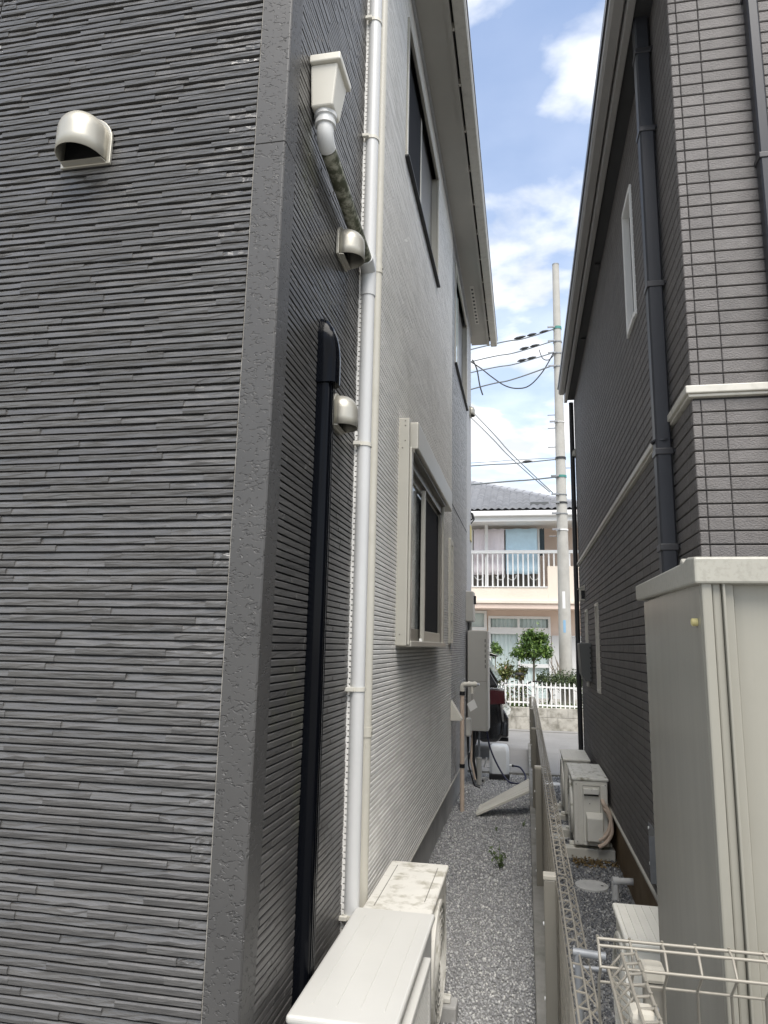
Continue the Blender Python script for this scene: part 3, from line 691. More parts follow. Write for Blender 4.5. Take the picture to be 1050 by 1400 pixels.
for fr in (True, False):
    V, Fq = [], []
    wall_ = wr_front if fr else wr_side
    for sc_, f2, p in cand[300:]:
        if f2 != fr: continue
        k = len(V); U, Z, D = brick_mesh_uzd(*p); V += wall_.P(np.array(U), np.array(Z), np.array(D)).tolist(); Fq += [tuple(i + k for i in q) for q in BF]
    me = bpy.data.meshes.new('bricks'); me.from_pydata(V, [], Fq); me.materials.append(M_BRICK)
    link('bricks', me, fw_ if fr else sw_)['kind'] = 'stuff'
# belt course wrapping the corner
for a, b, pr, m in ((BELT[0], BELT[0] + .012, .024, M_GUTTER), (BELT[0] + .0125, BELT[1], .034, M_GUTTER)):
    B().prism([(XR - pr, Y_END), (XR - pr, YR - pr), (3.2, YR - pr), (3.2, YR + .01), (XR + .01, YR + .01), (XR + .01, Y_END)], a, b, 'xy').build('belt_course', m, H2, bevel=.004)
bx('shell', M_BGROOVE, H2, XR + .02, 3.2, YR + .02, Y_END - .01, ZB, 4.62)
bx('shell', M_BGROOVE, H2, XR + .02, 3.2, YR + .02, 3.2, 4.6, 6.0)
bx('end_wall', M_BRICK, H2, XR + .002, 3.2, Y_END - .009, Y_END, ZB, 4.6)
bx('foundation', M_FOUNDB, H2, XR + .022, 3.15, YR + .03, Y_END - .03, -.06, ZB - .004)
B().prism([(XR + .03, ZB), (XR - .018, ZB - .016), (XR - .020, ZB + .002), (XR - .004, ZB + .02), (XR + .03, ZB + .02)], YR, Y_END, 'xz').build('base_flashing', M_GUTTER, H2)
# eave of the brown house
bx('soffit', M_SOFFITD, H2, .555, XR + .02, 2.40, 8.55, ZR - .012, ZR + .01)
bx('soffit', M_SOFFITD, H2, XR + .0205, 3.2, 2.40, 3.0, 6.0, 6.02)
bx('fascia', M_FASCIA, H2, .518, .554, 2.40, 8.60, ZR - .03, ZR + .16, .004)
gt = B().prism([(.515, ZR + .03), (.505, ZR + .012), (.46, ZR + .012), (.445, ZR + .03), (.445, ZR + .12), (.452, ZR + .12), (.452, ZR + .03), (.462, ZR + .02), (.503, ZR + .02), (.508, ZR + .03), (.508, ZR + .10), (.515, ZR + .10)], 2.40, 8.42, 'xz').build('gutter', M_FASCIA, H2)
bx('gutter_edge', M_FASCIAD, H2, .436, .4445, 2.40, 8.40, ZR + .085, ZR + .14)
B().prism([(.44, ZR + .16), (2.6, ZR + 1.1), (3.4, ZR + 1.1), (3.4, ZR + .02), (.50, ZR + .165 - .04)], 3.3, 8.62, 'xz').build('roof', M_ROOF, H2)
for y in (5.35, 6.75):
    B().lathe((.605, y, ZR - .013), [(.022, 0), (.022, -.012), (.012, -.014)], 14).build('soffit_vent', M_BLACK, H2, smooth=40)
# slim windows on the brown wall
def slim(par, y0, y1, z0, z1, m, gl, label):
    w = bx('window', m, par, XR - .022, XR + .02, y0 - .03, y0, z0 - .03, z1 + .03, .003); w['label'] = label
    bx('frame', m, w, XR - .022, XR + .02, y1, y1 + .03, z0 - .03, z1 + .03, .003)
    bx('frame', m, w, XR - .024, XR + .02, y0 + .0003, y1 - .0003, z1, z1 + .0295, .003); bx('frame', m, w, XR - .026, XR + .02, y0 + .0003, y1 - .0003, z0 - .0295, z0, .003)
    bx('pane', gl, w, XR + .022, XR + .028, y0 - .01, y1 + .01, z0 - .01, z1 + .01)
    bx('sash', M_ALUD, w, XR + .005, XR + .018, y0 + .001, y0 + .03, z0 + .001, z1 - .001); return w
slim(H2, RW[0], RW[1], RW[2], RW[3], M_PAINTW, M_GLASS, 'white framed slim upper window')
slim(H2, RW1[0], RW1[1], RW1[2], RW1[3], M_GUTTER, M_GLASS, 'slim lower window nearer the camera')
slim(H2, RW2[0], RW2[1], RW2[2], RW2[3], M_GUTTER, M_GLASS, 'slim lower window behind the grey box')
# navy downpipes
nd = B().prism([(XR - .085, 3.085), (XR - .078, 3.075), (XR - .028, 3.075), (XR - .020, 3.085), (XR - .020, 3.145), (XR - .028, 3.155), (XR - .078, 3.155), (XR - .085, 3.145)], .1, 4.60, 'xy').build('downpipe', M_NAVY, H2, smooth=30); nd['label'] = 'navy square downpipe on the long wall near the corner'
for z in (2.02, 2.43, 3.2, 3.98, 4.4):
    bx('bracket', M_FASCIAD, nd, XR - .089, XR - .016, 3.071, 3.159, z - .014, z + .014, .003)
    bx('bracket_arm', M_FASCIAD, nd, XR - .0155, XR + .0, 3.06, 3.075, z - .007, z + .007)
tube('socket', M_NAVY, nd, [(XR - .0525, 3.115, 2.478), (XR - .0525, 3.115, 2.486)], .048, 8)
nd2 = B().prism([(.925, YR - .066), (.931, YR - .072), (.961, YR - .072), (.967, YR - .066), (.967, YR - .026), (.961, YR - .018), (.931, YR - .018), (.925, YR - .026)], .1, 5.9, 'xy').build('downpipe', M_NAVY, H2, smooth=30); nd2['label'] = 'navy downpipe on the front wall at the picture edge'
for z in (2.72, 3.5, 4.26):
    bx('bracket', M_FASCIAD, nd2, .921, .971, YR - .076, YR - .0, z - .012, z + .012, .003)
fd = B().path([(.600, 8.60, .05), (.600, 8.60, 4.57)], .028, 14).build('downpipe', M_FASCIAD, H2, smooth=50); fd['label'] = 'black round downpipe at the far corner'
# vent cap, junction hood and cables on the far corner of the brown house
v = bx('vent_cap', M_GUTTER, H2, XR - .06, XR, 7.85, 8.02, 2.10, 2.24, .006); bx('grille', M_BLACK, v, XR - .05, XR - .012, 7.846, 7.8495, 2.12, 2.21)
B().prism([(XR - .075, 2.235), (XR, 2.275), (XR, 2.24), (XR - .075, 2.2305)], 7.84, 8.03, 'xz').build('cap_roof', M_GUTTER, v)
jb = vent_hood(H2, (XR - .01, 8.62, 3.93), 'y-', .05, .05, M_GUTTER, 'service cable entry hood'); jb.location = (0, 0, 0)

# ================================================================ air conditioners
def ac_unit(label, xb, s, y0, y1, z0, z1, depth, body, topm, group, guard='grille', near_panel=True, blocks=True, stripes=4, weathered=False):
    """xb: back plane, s: +1 front faces +x / -1 faces -x"""
    X = lambda u: xb + s * u
    t = thing('air_conditioner', label, 'air conditioner', group)
    b_ = bx('body', body, t, X(.01), X(depth), y0, y1, z0 + .02, z1 - .024, .008, 3)
    lid = bx('lid', topm, t, X(0), X(depth + .012), y0 - .008, y1 + .008, z1 - .0235, z1, .009, 3)
    for i in range(stripes):
        u = depth * (i + .75) / (stripes + .3)
        bx('ridge', topm, lid, X(u), X(u + (.013 if stripes > 8 else .004)), y0 + (.02 if stripes > 8 else .07), y1 - (.02 if stripes > 8 else .07), z1 - .0005, z1 + (.005 if stripes > 8 else .0018), .0008)
    if guard == 'grille':
        fy0, fy1 = y0 + .03, y0 + (y1 - y0) * .70; fz0, fz1 = z0 + .06, z1 - .075
        fr = bx('grille_frame', topm, t, X(depth + .0005), X(depth + .03), fy0, fy1, fz1, fz1 + .026, .006)
        bx('bar', topm, fr, X(depth + .0005), X(depth + .028), fy0, fy0 + .018, fz0, fz1 - .0005, .005); bx('bar', topm, fr, X(depth + .0005), X(depth + .028), fy1 - .018, fy1, fz0, fz1 - .0005, .005)
        q = B()
        for i in range(26):
            z = fz0 + .008 + (fz1 - fz0 - .012) * i / 25; q.box(X(depth + .018), X(depth + .024), fy0 + .0185, fy1 - .0185, z - .0018, z + .0018)
        for i in range(24):
            y = fy0 + .03 + (fy1 - fy0 - .06) * i / 23; q.box(X(depth + .012), X(depth + .0178), y - .0018, y + .0018, fz0, fz1 - .001)
        q.build('lattice', topm, t)
        bx('fan_shadow', M_BLACK, t, X(depth + .0006), X(depth + .003), fy0 + .02, fy1 - .02, fz0 + .01, fz1 - .01)
    else:
        cy = y0 + (y1 - y0) * .42; cz = (z0 + z1) / 2; r = (z1 - z0) * .43
        B().lathe((X(depth), cy, cz), [(r, 0), (r, s * .016), (r - .012, s * .020), (r - .02, s * .012), (r - .02, 0)], 40, 'x', cap=False).build('guard_ring', topm, t, smooth=40)
        q = B()
        for k in range(8):
            rr = r * (k + .6) / 8.3; q.path([Vector((X(depth + .016), cy + rr * math.cos(a), cz + rr * math.sin(a))) for a in np.linspace(0, 2 * math.pi, 29)], .0022, 5, cap=False)
        for k in range(20):
            a = 2 * math.pi * k / 20; q.path([(X(depth + .013), cy + .03 * math.cos(a), cz + .03 * math.sin(a)), (X(depth + .013), cy + r * math.cos(a), cz + r * math.sin(a))], .0018, 5)
        q.build('fan_guard', topm, t)
        B().lathe((X(depth + .0008), cy, cz), [(r - .022, 0), (r - .022, s * .002)], 40, 'x').build('fan_shadow', M_BLACK, t)
    if near_panel:
        h = z1 - z0
        def U(a, b): return X(depth * a), X(depth * b)
        pn = bx('side_panel', body, t, *U(.06, .22), y0 - .006, y0 + .001, z0 + .03, z1 - .05, .003)
        bx('panel_edge', body, pn, *U(.74, .80), y0 - .0045, y0 + .001, z0 + .03, z1 - .05, .002)
        bx('panel_edge', body, pn, *U(.85, .91), y0 - .0045, y0 + .001, z0 + .03, z1 - .05, .002)
        bx('handle_shadow', M_BLACK, t, *U(.30, .70), y0 - .002, y0 + .001, z1 - .134, z1 - .115)  # black strip on the flat panel, painted shadow under the handle
        bx('handle', topm, t, *U(.28, .72), y0 - .034, y0 - .0025, z1 - .118, z1 - .075, .006)
        for a_ in (.245, .735): bx('panel_seam', M_ALUD, pn, *U(a_, a_ + .012), y0 - .0016, y0 + .001, z0 + .05, z1 - .06)
        bx('panel_seam', M_ALUD, pn, *U(.26, .735), y0 - .0016, y0 + .001, z1 - .062, z1 - .058)
        vc = B().rings([[Vector(p) for p in ((X(depth * .18), y0 - .002, z0 + .06), (X(depth * .68), y0 - .002, z0 + .06), (X(depth * .68), y0 - .002, z0 + .27), (X(depth * .18), y0 - .002, z0 + .27))],
                        [Vector(p) for p in ((X(depth * .21), y0 - .065, z0 + .065), (X(depth * .65), y0 - .065, z0 + .065), (X(depth * .65), y0 - .065, z0 + .235), (X(depth * .21), y0 - .065, z0 + .235))]]).build('valve_cover', body, t, bevel=.008)
        for a, zq in ((.92, z1 - .05), (.1, z1 - .05), (.92, z0 + .05), (.55, z0 + .33)):
            B().lathe((X(depth * a), y0 - .0065, zq), [(.004, .0), (.004, -.002)], 8, 'y').build('screw', M_ALUD, t)
    for y in (y0 + .12, y1 - .12):
        bx('foot', body, t, X(-.02), X(depth + .035), y - .025, y + .025, z0 - .0, z0 + .0195, .003)
    return t
AC1 = ac_unit('cleanest large ivory air conditioner at the foot of the charcoal wall, nearest the camera', -.648, 1, 2.04, 2.855, .075, .615, .292, M_IVORYC, M_IVORYC, 'air conditioners beside the charcoal and pale house', 'grille', True)
AC2 = ac_unit('ivory air conditioner with lichen stained lid under the pale wall', -.640, 1, 2.905, 3.56, .07, .590, .262, M_IVORYD, M_IVORYD, 'air conditioners beside the charcoal and pale house', 'round', True, stripes=0)
bx('lid_groove', M_ALUD, AC2, -.600, -.597, 2.96, 3.50, .5895, .5908); bx('lid_groove', M_ALUD, AC2, -.412, -.409, 3.05, 3.50, .5895, .5908)
M_IVORYB = mat('bright_ivory_enamel', (0.76, 0.745, 0.675), 0.42, var=0.05, vscale=4, dirt=(0.45, 0.43, 0.35), dscale=6, damt=0.3, dlo=0.55, dhi=0.8)
M_IVORYG = mat('ivory_green_stained', (0.78, 0.77, 0.71), 0.5, var=0.06, vscale=8, dirt=(0.18, 0.17, 0.09), dscale=16, damt=0.8, dlo=0.54, dhi=0.68)
AC3 = ac_unit('ivory air conditioner with moss streaked lid and two bent pipes beside the brown tiled house', .622, -1, 6.04, 6.76, .085, .605, .268, M_IVORYB, M_IVORYG, 'air conditioners beside the brown tiled house', 'round', True, stripes=3)
for i in range(3): bx('raised_panel', M_IVORYG, AC3, .37 + i * .083, .435 + i * .083, 6.10, 6.70, .6045, .6105, .003)
AC4 = ac_unit('farthest small ivory air conditioner beside the brown tiled house', .585, -1, 7.20, 7.86, .06, .575, .240, M_IVORYB, M_IVORYB, 'air conditioners beside the brown tiled house', 'round', True)
AC5 = ac_unit('ivory air conditioner with ribbed lid partly hidden by the taupe shed', .622, -1, 2.80, 3.19, .07, .605, .285, M_IVORYB, M_IVORYB, 'air conditioners beside the brown tiled house', 'round', True, stripes=9)
for par, xs_, ys in ((AC3, (.28, .655), (6.00, 6.62)), ):
    pass
def block_stand(label, x0, x1, y, m=M_CONC, h=.083):
    o = bx('support_block', m, None, x0, x1, y - .05, y + .05, 0, h, .008); return tag(o, label, 'block', 'plastic support blocks under air conditioners')
block_stand('grey block under the near end of the moss streaked air conditioner', .275, .655, 6.10, M_IVORY)
block_stand('grey block under the far end of the moss streaked air conditioner', .275, .655, 6.66, M_IVORY)
block_stand('grey block under the far end of the smallest farthest air conditioner', .27, .62, 7.75, M_IVORY, .058)
block_stand('grey block under the near end of the smallest farthest air conditioner', .27, .62, 7.32, M_IVORY, .058)
block_stand('grey block under the lichen stained air conditioner, beside the gravel', -.66, -.315, 3.44, M_CONC, .068)
block_stand('grey block between the two left air conditioners', -.66, -.31, 2.99, M_CONC, .068)
block_stand('grey block under the cleanest air conditioner, far end', -.66, -.30, 2.735, M_CONC, .073)
block_stand('grey block under the cleanest air conditioner, near end', -.66, -.30, 2.16, M_CONC, .073)
block_stand('grey block under the ribbed lid air conditioner beside the shed', .29, .64, 2.92, M_IVORY, .068)
# refrigerant pipes of AC3 (parts)
for pl in (((819, 1149), (828, 1143), (834, 1131), (835, 1118), (830, 1106), (825, 1099)), ((819, 1158), (829, 1152), (836, 1140), (836, 1126), (832, 1113), (827, 1106))):
    pts = [at(px, py, 5.985) for px, py in pl]; tube('refrigerant_pipe', M_PEACH, AC3, smoothpts(pts) + [pts[-1] + Vector((.0, .16, .03))], .016, 12)

# ================================================================ shed
SH = thing('garden_shed', 'taupe painted steel garden shed with lipped roof in the right foreground', 'shed')
SX, SY0, SY1 = .372, 1.635, 2.385
bx('side_panel', M_SHED, SH, SX, SX + .03, SY0 + .0, SY1, 0, 1.752, .006)
bx('back_panel', M_SHED, SH, SX + .0305, 1.9, SY1 - .03, SY1 - .001, 0, 1.752, .004)
bx('corner_post', M_SHED, SH, SX + .0005, SX + .022, SY0 - .012, SY0 - .0005, 0, 1.75, .004)
bx('door_frame', M_SHED, SH, SX + .0235, SX + .042, SY0 - .004, SY0 + .03, 0, 1.75, .004)
bx('door_frame', M_SHED, SH, SX + .0425, SX + .048, SY0 - .014, SY0 + .03, 0, 1.75, .002)
bx('door_frame', M_SHED, SH, SX + .0485, SX + .068, SY0 + .002, SY0 + .03, 0, 1.75, .003)
bx('door', M_SHED, SH, SX + .0685, SX + .75, SY0 + .018, SY0 + .045, .03, 1.75, .004)
bx('door', M_SHED, SH, SX + .7505, SX + 1.45, SY0 + .006, SY0 + .033, .03, 1.75, .004)
B().prism([(SY0 - .022, 1.742), (SY0 - .022, 1.799), (SY0 + .05, 1.806), (SY0 + .085, 1.800), (SY0 + .11, 1.812), (SY0 + .125, 1.8), (SY1 + .06, 1.806), (SY1 + .06, 1.776), (SY1 + .05, 1.757)], SX - .014, 1.9, 'yz').build('roof', M_SHEDR, SH, bevel=.005)
B().lathe((SX - .0005, SY0 + .038, 1.662), [(.0085, 0), (.0085, -.011), (.006, -.013)], 16, 'x').build('rubber_bumper', M_YELLOW, SH, smooth=40)
bx('floor_rail', M_SHED, SH, SX + .001, 1.9, SY0 - .02, SY0 - .0125, 0, .04)
bx('side_panel', M_SHED, SH, 1.87, 1.899, SY0, SY1 - .031, 0, 1.75)

# ================================================================ fences
kerb = slab('fence_kerb', M_KERB, .022, .140, -.5, 11.9, -.05, .115, 'low weathered concrete kerb carrying the wire fence', 'kerb', .006)
def mesh_panel(name, par, along, a0, a1, base, zt, zb, fold, off, spacing=.075, individual=False, r=.0025, horiz=(.10, .2, .3, .4, .5, .6)):
    """V-fold wire panel; along 'x' or 'y'; fold vector sign: +-1; off: plane coordinate"""
    def P(t, o, z): return Vector((off + o * fold, t, z)) if along == 'y' else Vector((t, off + o * fold, z))
    q = B()
    prof = [(0, zb), (0, zt - .075), (.05, zt - .030), (.025, zt - .003), (0, zt)]
    lv = [(0, zt - .075, r), (.05, zt - .030, r * 1.1), (.025, zt - .003, r * 1.1), (0, zt, r * 1.2)] + [(0, zt - .075 - h, r) for h in horiz if zt - .075 - h > zb]
    hw = []
    for o, z, rr in lv:
        if individual: hw.append(B().path([P(a0, o, z), P(a1, o, z)], rr, 8).build('horizontal_wire', M_WIRE, par, smooth=60))
        else: q.path([P(a0, o, z), P(a1, o, z)], rr, 6)
    n = int(round((a1 - a0) / spacing)); me = None
    for i in range(n + 1):
        t = a0 + (a1 - a0) * i / n
        if individual:
            if me is None:
                o1 = B().path([P(0, o, z) for o, z in prof] + [P(0, 0, zt + .006)], r, 8).build('vertical_wire', M_WIRE, par, smooth=60); me = o1
            else:
                o1 = bpy.data.objects.new('vertical_wire', me.data); COL.objects.link(o1); o1.parent = par
            o1.location = (0, t, 0) if along == 'y' else (t, 0, 0)
        else: q.path([P(t, o, z) for o, z in prof], r, 5)
    if not individual: q.build('wire_mesh', M_WIRE, par)
FZ = .835
posts_y = [2.68, 4.97, 7.25, 9.53, 11.8]
FN = thing('wire_fence', 'long taupe wire mesh fence running down the middle of the alley', 'fence')
for i, y in enumerate([.39] + posts_y):
    p = bx('post', M_POST, FN, .050, .090, y - .022, y + .022, .115, FZ - .012, .003)
    bx('cap', M_POSTCAP, p, .048, .092, y - .024, y + .024, FZ - .0118, FZ + .004, .003)
for k, (a, b) in enumerate(zip([.41, 2.70, 4.99, 7.27, 9.55], [2.66, 4.95, 7.23, 9.51, 11.78])):
    mesh_panel('wire_mesh', FN, 'y', a, b, 0, FZ, .13, 1, .099, .075 if k < 3 else .10)
for y in posts_y[:4]:
    for z in (.2, .45, .68):
        B().lathe((.0495, y, z), [(.006, 0), (.006, -.004)], 8, 'x').build('bolt', M_PAINTW, FN)
F2 = thing('wire_fence', 'short taupe wire mesh fence crossing in front of the shed', 'fence')
FZ2 = 1.052
mesh_panel('wire_mesh', F2, 'x', .128, 1.6, 0, FZ2, .05, -1, 1.545, .0592, True, .0027, (.1, .2, .3, .4, .5, .6, .7, .8))
pq = at(892, 1326, 1.572); pt_ = pq.z
p = bx('post', M_POST, F2, pq.x - .018, pq.x + .018, 1.555, 1.59, 0, pt_ - .018, .003)
bx('cap', M_POSTCAP, p, pq.x - .021, pq.x + .021, 1.55, 1.594, pt_ - .018, pt_ + .012, .008)
B().lathe((pq.x, 1.5545, pt_ - .06), [(.006, 0), (.006, -.006), (.003, -.010)], 10, 'y').build('bolt', M_STEEL, p, smooth=30)
F3 = thing('wire_fence', 'taupe wire mesh fence end coming toward the camera at the bottom edge', 'fence')
mesh_panel('wire_mesh', F3, 'y', .3, 1.50, 0, FZ2 - .004, .05, -1, .192, .042, True, .0027, (.1, .2, .3, .4))
pq = at(879, 1388, 1.30); p = bx('post', M_POST, F3, pq.x - .016, pq.x + .016, 1.283, 1.317, 0, pq.z - .014, .003); bx('cap', M_POSTCAP, p, pq.x - .021, pq.x + .021, 1.278, 1.322, pq.z - .014, pq.z + .012, .01)
SP = thing('steel_stand', 'galvanised steel pipe stand between the two wire fences', 'stand')
a = at(783, 1301, 2.05); b = at(828, 1308, 2.05); c = at(790, 1302, 2.05)
tube('crossbar', M_STEEL, SP, [a, b], .010, 14); tube('crossbar', M_STEEL, SP, [a + Vector((.0, .0, -.035)), b + Vector((0, 0, -.030))], .006, 12)
tube('upright', M_STEEL, SP, [(c.x, c.y, c.z + .004), (c.x + .004, c.y, 0)], .010, 14)

# ================================================================ small things in the alley
def disc(name, x, y, r, m, label, cat, group=None, h=.02):
    o = B().lathe((x, y, 0), [(r, 0), (r, h - .003), (r - .004, h), (r * .84, h), (r * .83, h - .002), (r * .80, h - .002), (r * .79, h)], 32).build(name, m, None, smooth=30); return tag(o, label, cat, group)
M_LIDP = mat('pale_resin_lid', (.56, .56, .54), .6, var=.08, vscale=15, dirt=(.32, .32, .3), dscale=14, damt=.5)
mh = disc('drain_cover', .42, 5.39, .112, M_LIDP, 'large pale round drain cover in front of the moss streaked air conditioner', 'drain cover')
bx('key_slot', M_BLACK, mh, .480, .497, 5.375, 5.392, .0195, .0212)
for x, y, t in ((.297, 9.08, 'farthest, alone near the edging'), (.307, 7.76, 'second farthest'), (.307, 7.38, 'third farthest'), (.300, 6.98, 'second nearest to the camera'), (.272, 6.66, 'nearest, half hidden beside the block')):
    disc('drain_cover', x, y, .088 if y < 9 else .105, M_LIDP, 'small pale round drain lid along the fence, ' + t, 'drain cover', 'round drain lids along the fence')
cl = thing('cleanout_pipe', 'white drain elbow coming out of the brown foundation', 'pipe')
tube('arm', M_WHITE, cl, [(.70, 5.20, .115), (.545, 5.18, .115)], .021, 14); tube('socket', M_WHITE, cl, [(.575, 5.183, .115), (.535, 5.178, .115)], .027, 14); tube('drop', M_WHITE, cl, [(.552, 5.18, .11), (.552, 5.18, .0)], .023, 14)
# steel plate bolted to the wall beside the shed
ms = thing('steel_plate', 'bolted galvanised steel plate on the brown wall behind the shed', 'plate')
bx('plate', M_STEEL, ms, XR - .016, XR - .0115, 3.98, 4.22, .44, .70); bx('flange', M_STEEL, ms, XR - .05, XR - .0165, 3.98, 3.985, .46, .68)
for y, z in ((4.19, .675), (4.02, .66), (4.19, .50), (4.02, .48)): B().lathe((XR - .0165, y, z), [(.008, 0), (.008, -.006)], 8, 'x').build('bolt', M_PAINTW, ms)
# fallen panel leaning on the kerb
def board():
    t = thing('metal_panel', 'ivory metal panel lying aslant from the gravel up to the fence', 'panel')
    a0 = Vector((-.46, 6.98, .03)); a1 = Vector((-.47, 7.42, .05)); b0 = Vector((.020, 6.98, .42)); b1 = Vector((.028, 7.42, .44))
    a0 = Vector((-.475, 7.18, .015)); b0 = at(724, 1084, 7.30); a1 = at(659, 1103, 7.42); b1 = at(724, 1067, 7.62)
    n = (b0 - a0).cross(a1 - a0).normalized(); n = n if n.z > 0 else -n
    B().rings([[a0, b0, b1, a1], [a0 + n * .022, b0 + n * .022, b1 + n * .022, a1 + n * .022]]).build('sheet', M_IVORY, t, bevel=.003)
    e = (a1 - a0)
    for f in (.12, .34, .86):
        p = a0 + e * f; q = b0 + (b1 - b0) * f
        tube('rib', M_IVORY, t, [p + n * .0225, q + n * .0225], .0045, 6)
    tube('end_lip', M_IVORYD, t, [a0 + e * .05 + n * .026, a0 + e * .98 + n * .026], .007, 8)
    return t
board()
# weeds
def leaf_cloud(n, pos, size, rng, flat=.4):
    """n leaf quads (folded diamond) at positions pos"""
    d = rng.normal(size=(n, 3)); d /= np.linalg.norm(d, axis=1)[:, None]
    up = rng.normal(size=(n, 3)); up -= d * np.sum(up * d, 1)[:, None]; up /= np.linalg.norm(up, axis=1)[:, None]
    w = np.cross(d, up); s = size * rng.uniform(.6, 1.25, n)[:, None]
    V = np.stack([pos - d * s, pos + w * s * .42 + up * s * .12, pos + d * s, pos - w * s * .42 + up * s * .12], 1)
    return V.reshape(-1, 3), np.arange(n * 4).reshape(n, 4)
def weed(label, x, y, h, n):
    t = thing('weed', label, 'weed', 'weeds in the gravel'); rng = np.random.default_rng(int(abs(x) * 1000) + 99)
    for i in range(n):
        a = rng.uniform(0, 6.28); l = h * rng.uniform(.6, 1); s = rng.uniform(.25, .75)
        pts = [Vector((x, y, 0)), Vector((x + math.cos(a) * l * s * .4, y + math.sin(a) * l * s * .4, l * .6)), Vector((x + math.cos(a) * l * s, y + math.sin(a) * l * s, l * (1 - .2 * s)))]
        tube('stem', M_WEED, t, pts, .0022, 5)
        k = 9; pos = np.array([list(pts[0].lerp(pts[2], f) + Vector((0, 0, .04 * h * math.sin(f * 3)))) for f in np.linspace(.25, 1, k)]) + rng.normal(0, h * .06, (k, 3))
        V, Fq = leaf_cloud(k, pos, h * .13, rng); raw('leaf', V, Fq, M_WEED, t)
    return t
weed('largest spindly weed in the middle of the gravel path', -.205, 5.66, .17, 6)
weed('tiny weed behind the largest weed in the gravel', -.27, 6.72, .06, 3)
weed('tiny weed close to the kerb under the fallen panel', -.045, 6.95, .07, 3)
lf = leaf_cloud(1, np.array([[-.155, 3.05, .018]]), .02, RNG)
o = raw('fallen_leaf', lf[0], lf[1], M_REDL); tag(o, 'single dark red fallen leaf on the gravel beside the air conditioners', 'leaf')
pos = np.stack([RNG.uniform(.33, .66, 260), RNG.normal(5.92, .05, 260), RNG.uniform(.008, .03, 260)], 1)
V, Fq = leaf_cloud(260, pos, .016, RNG); o = raw('leaf_litter', V, Fq, M_DRY); tag(o, 'dry brown leaf litter in front of the moss streaked air conditioner', 'leaf litter', kind='stuff')
bs_ = bx('concrete_chip', M_KERB, None, -.015, .022, 2.86, 2.90, .0, .022, .004); tag(bs_, 'small grey concrete chip lying by the kerb', 'stone')

# --- things on the far part of the pale wall
th = thing('wall_hood', 'small triangular ivory wall hood low on the pale wall', 'vent hood')
B().prism([(XL + .004, .96), (XL + .004, 1.10), (XL + .11, .93), (XL + .11, .915), (XL + .004, .915)], 6.84, 6.98, 'xz').build('hood', M_IVORY, th, bevel=.003)
gp = thing('gas_pipe', 'peach wrapped gas riser with pale elbow and hanging tag', 'gas pipe')
gx, gy = -.632, 7.40
tube('riser', M_PEACH, gp, [(gx, gy, 0), (gx, gy, 1.17)], .022, 14)
for z in (1.13, .43): tube('band', M_BLACK, gp, [(gx, gy, z - .018), (gx, gy, z + .018)], .027, 14)
tube('elbow', M_IVORY, gp, [(gx, gy, 1.15), (gx, gy, 1.19)] + arc((gx + .03, gy, 1.19), .03, math.pi, math.pi / 2, 5, (1, 0, 0), (0, 0, 1)) + [(gx + .15, gy, 1.222)], .025, 14)
for x in (.06, .115): tube('collar', M_IVORY, gp, [(gx + x, gy, 1.2215), (gx + x + .02, gy, 1.222)], .031, 14)
tube('plug', M_CHROME, gp, [(gx + .15, gy, 1.222), (gx + .175, gy, 1.222)], .012, 10)
tube('drop', M_IVORY, gp, [(gx + .10, gy, 1.205), (gx + .10, gy, 1.13)], .018, 12)
tg = B().add([(gx + .05, gy - .03, 1.03), (gx + .12, gy - .03, 1.08), (gx + .155, gy - .03, 1.0), (gx + .085, gy - .03, .955), (gx + .05, gy - .028, 1.03), (gx + .12, gy - .028, 1.08), (gx + .155, gy - .028, 1.0), (gx + .085, gy - .028, .955)], [(0, 1, 2, 3), (7, 6, 5, 4), (0, 4, 5, 1), (1, 5, 6, 2), (2, 6, 7, 3), (3, 7, 4, 0)]).build('paper_tag', M_PAPER, gp)
tube('string', M_BLACK, gp, [(gx + .10, gy - .02, 1.13), (gx + .10, gy - .03, 1.07)], .002, 5)
tube('cord', M_BLACK, gp, [(gx + .04, 7.5, .80), (gx + .05, 7.6, .4), (gx + .09, 7.8, .18), (gx + .14, 7.9, .14)], .008, 8)
md = bx('control_case', M_IVORYC, None, gx + .025, gx + .085, 7.46, 7.53, .70, .885, .02, 3); tag(md, 'small rounded ivory control case beside the gas riser', 'case')
wh = thing('water_heater', 'tall grey enamel water heater hung on the far end of the wall', 'water heater')
bx('case', M_GBOX, wh, -.672, -.452, 8.60, 9.0, .632, 1.783, .006)
bx('front_cover', M_GBOX, wh, -.4515, -.432, 8.605, 8.995, .635, 1.78, .004)
for i in range(5): bx('slot', M_BLACK, wh, -.4318, -.4305, 8.63, 8.66, 1.36 + i * .07, 1.40 + i * .07)
for i in range(6): bx('louvre', M_BLACK, wh, -.468, -.460, 8.5985, 8.5998, 1.35 + i * .06, 1.385 + i * .06)
bx('seam', M_ALUD, wh, -.671, -.455, 8.5988, 8.5998, 1.195, 1.199)
tube('pipe', M_STEEL, wh, [(-.55, 8.75, .632), (-.55, 8.75, .32)], .013, 8); tube('pipe_cover', M_GBOX, wh, [(-.55, 8.75, .32), (-.55, 8.75, .02)], .032, 12)
for x, m in ((-.63, M_PEACH), (-.60, M_BLACK)): tube('pipe', m, wh, [(x, 8.72, .632), (x - .01, 8.72, .28), (x + .03, 8.74, .08), (x + .10, 8.76, .06)], .014, 8)
mb = thing('meter_box', 'grey meter box on the wall above the water heater', 'meter box')
bx('case', M_GBOX, mb, -.705, -.60, 8.60, 8.86, 1.89, 2.252, .012, 3); bx('latch', M_BLACK, mb, -.5995, -.575, 8.65, 8.72, 2.10, 2.20, .004)
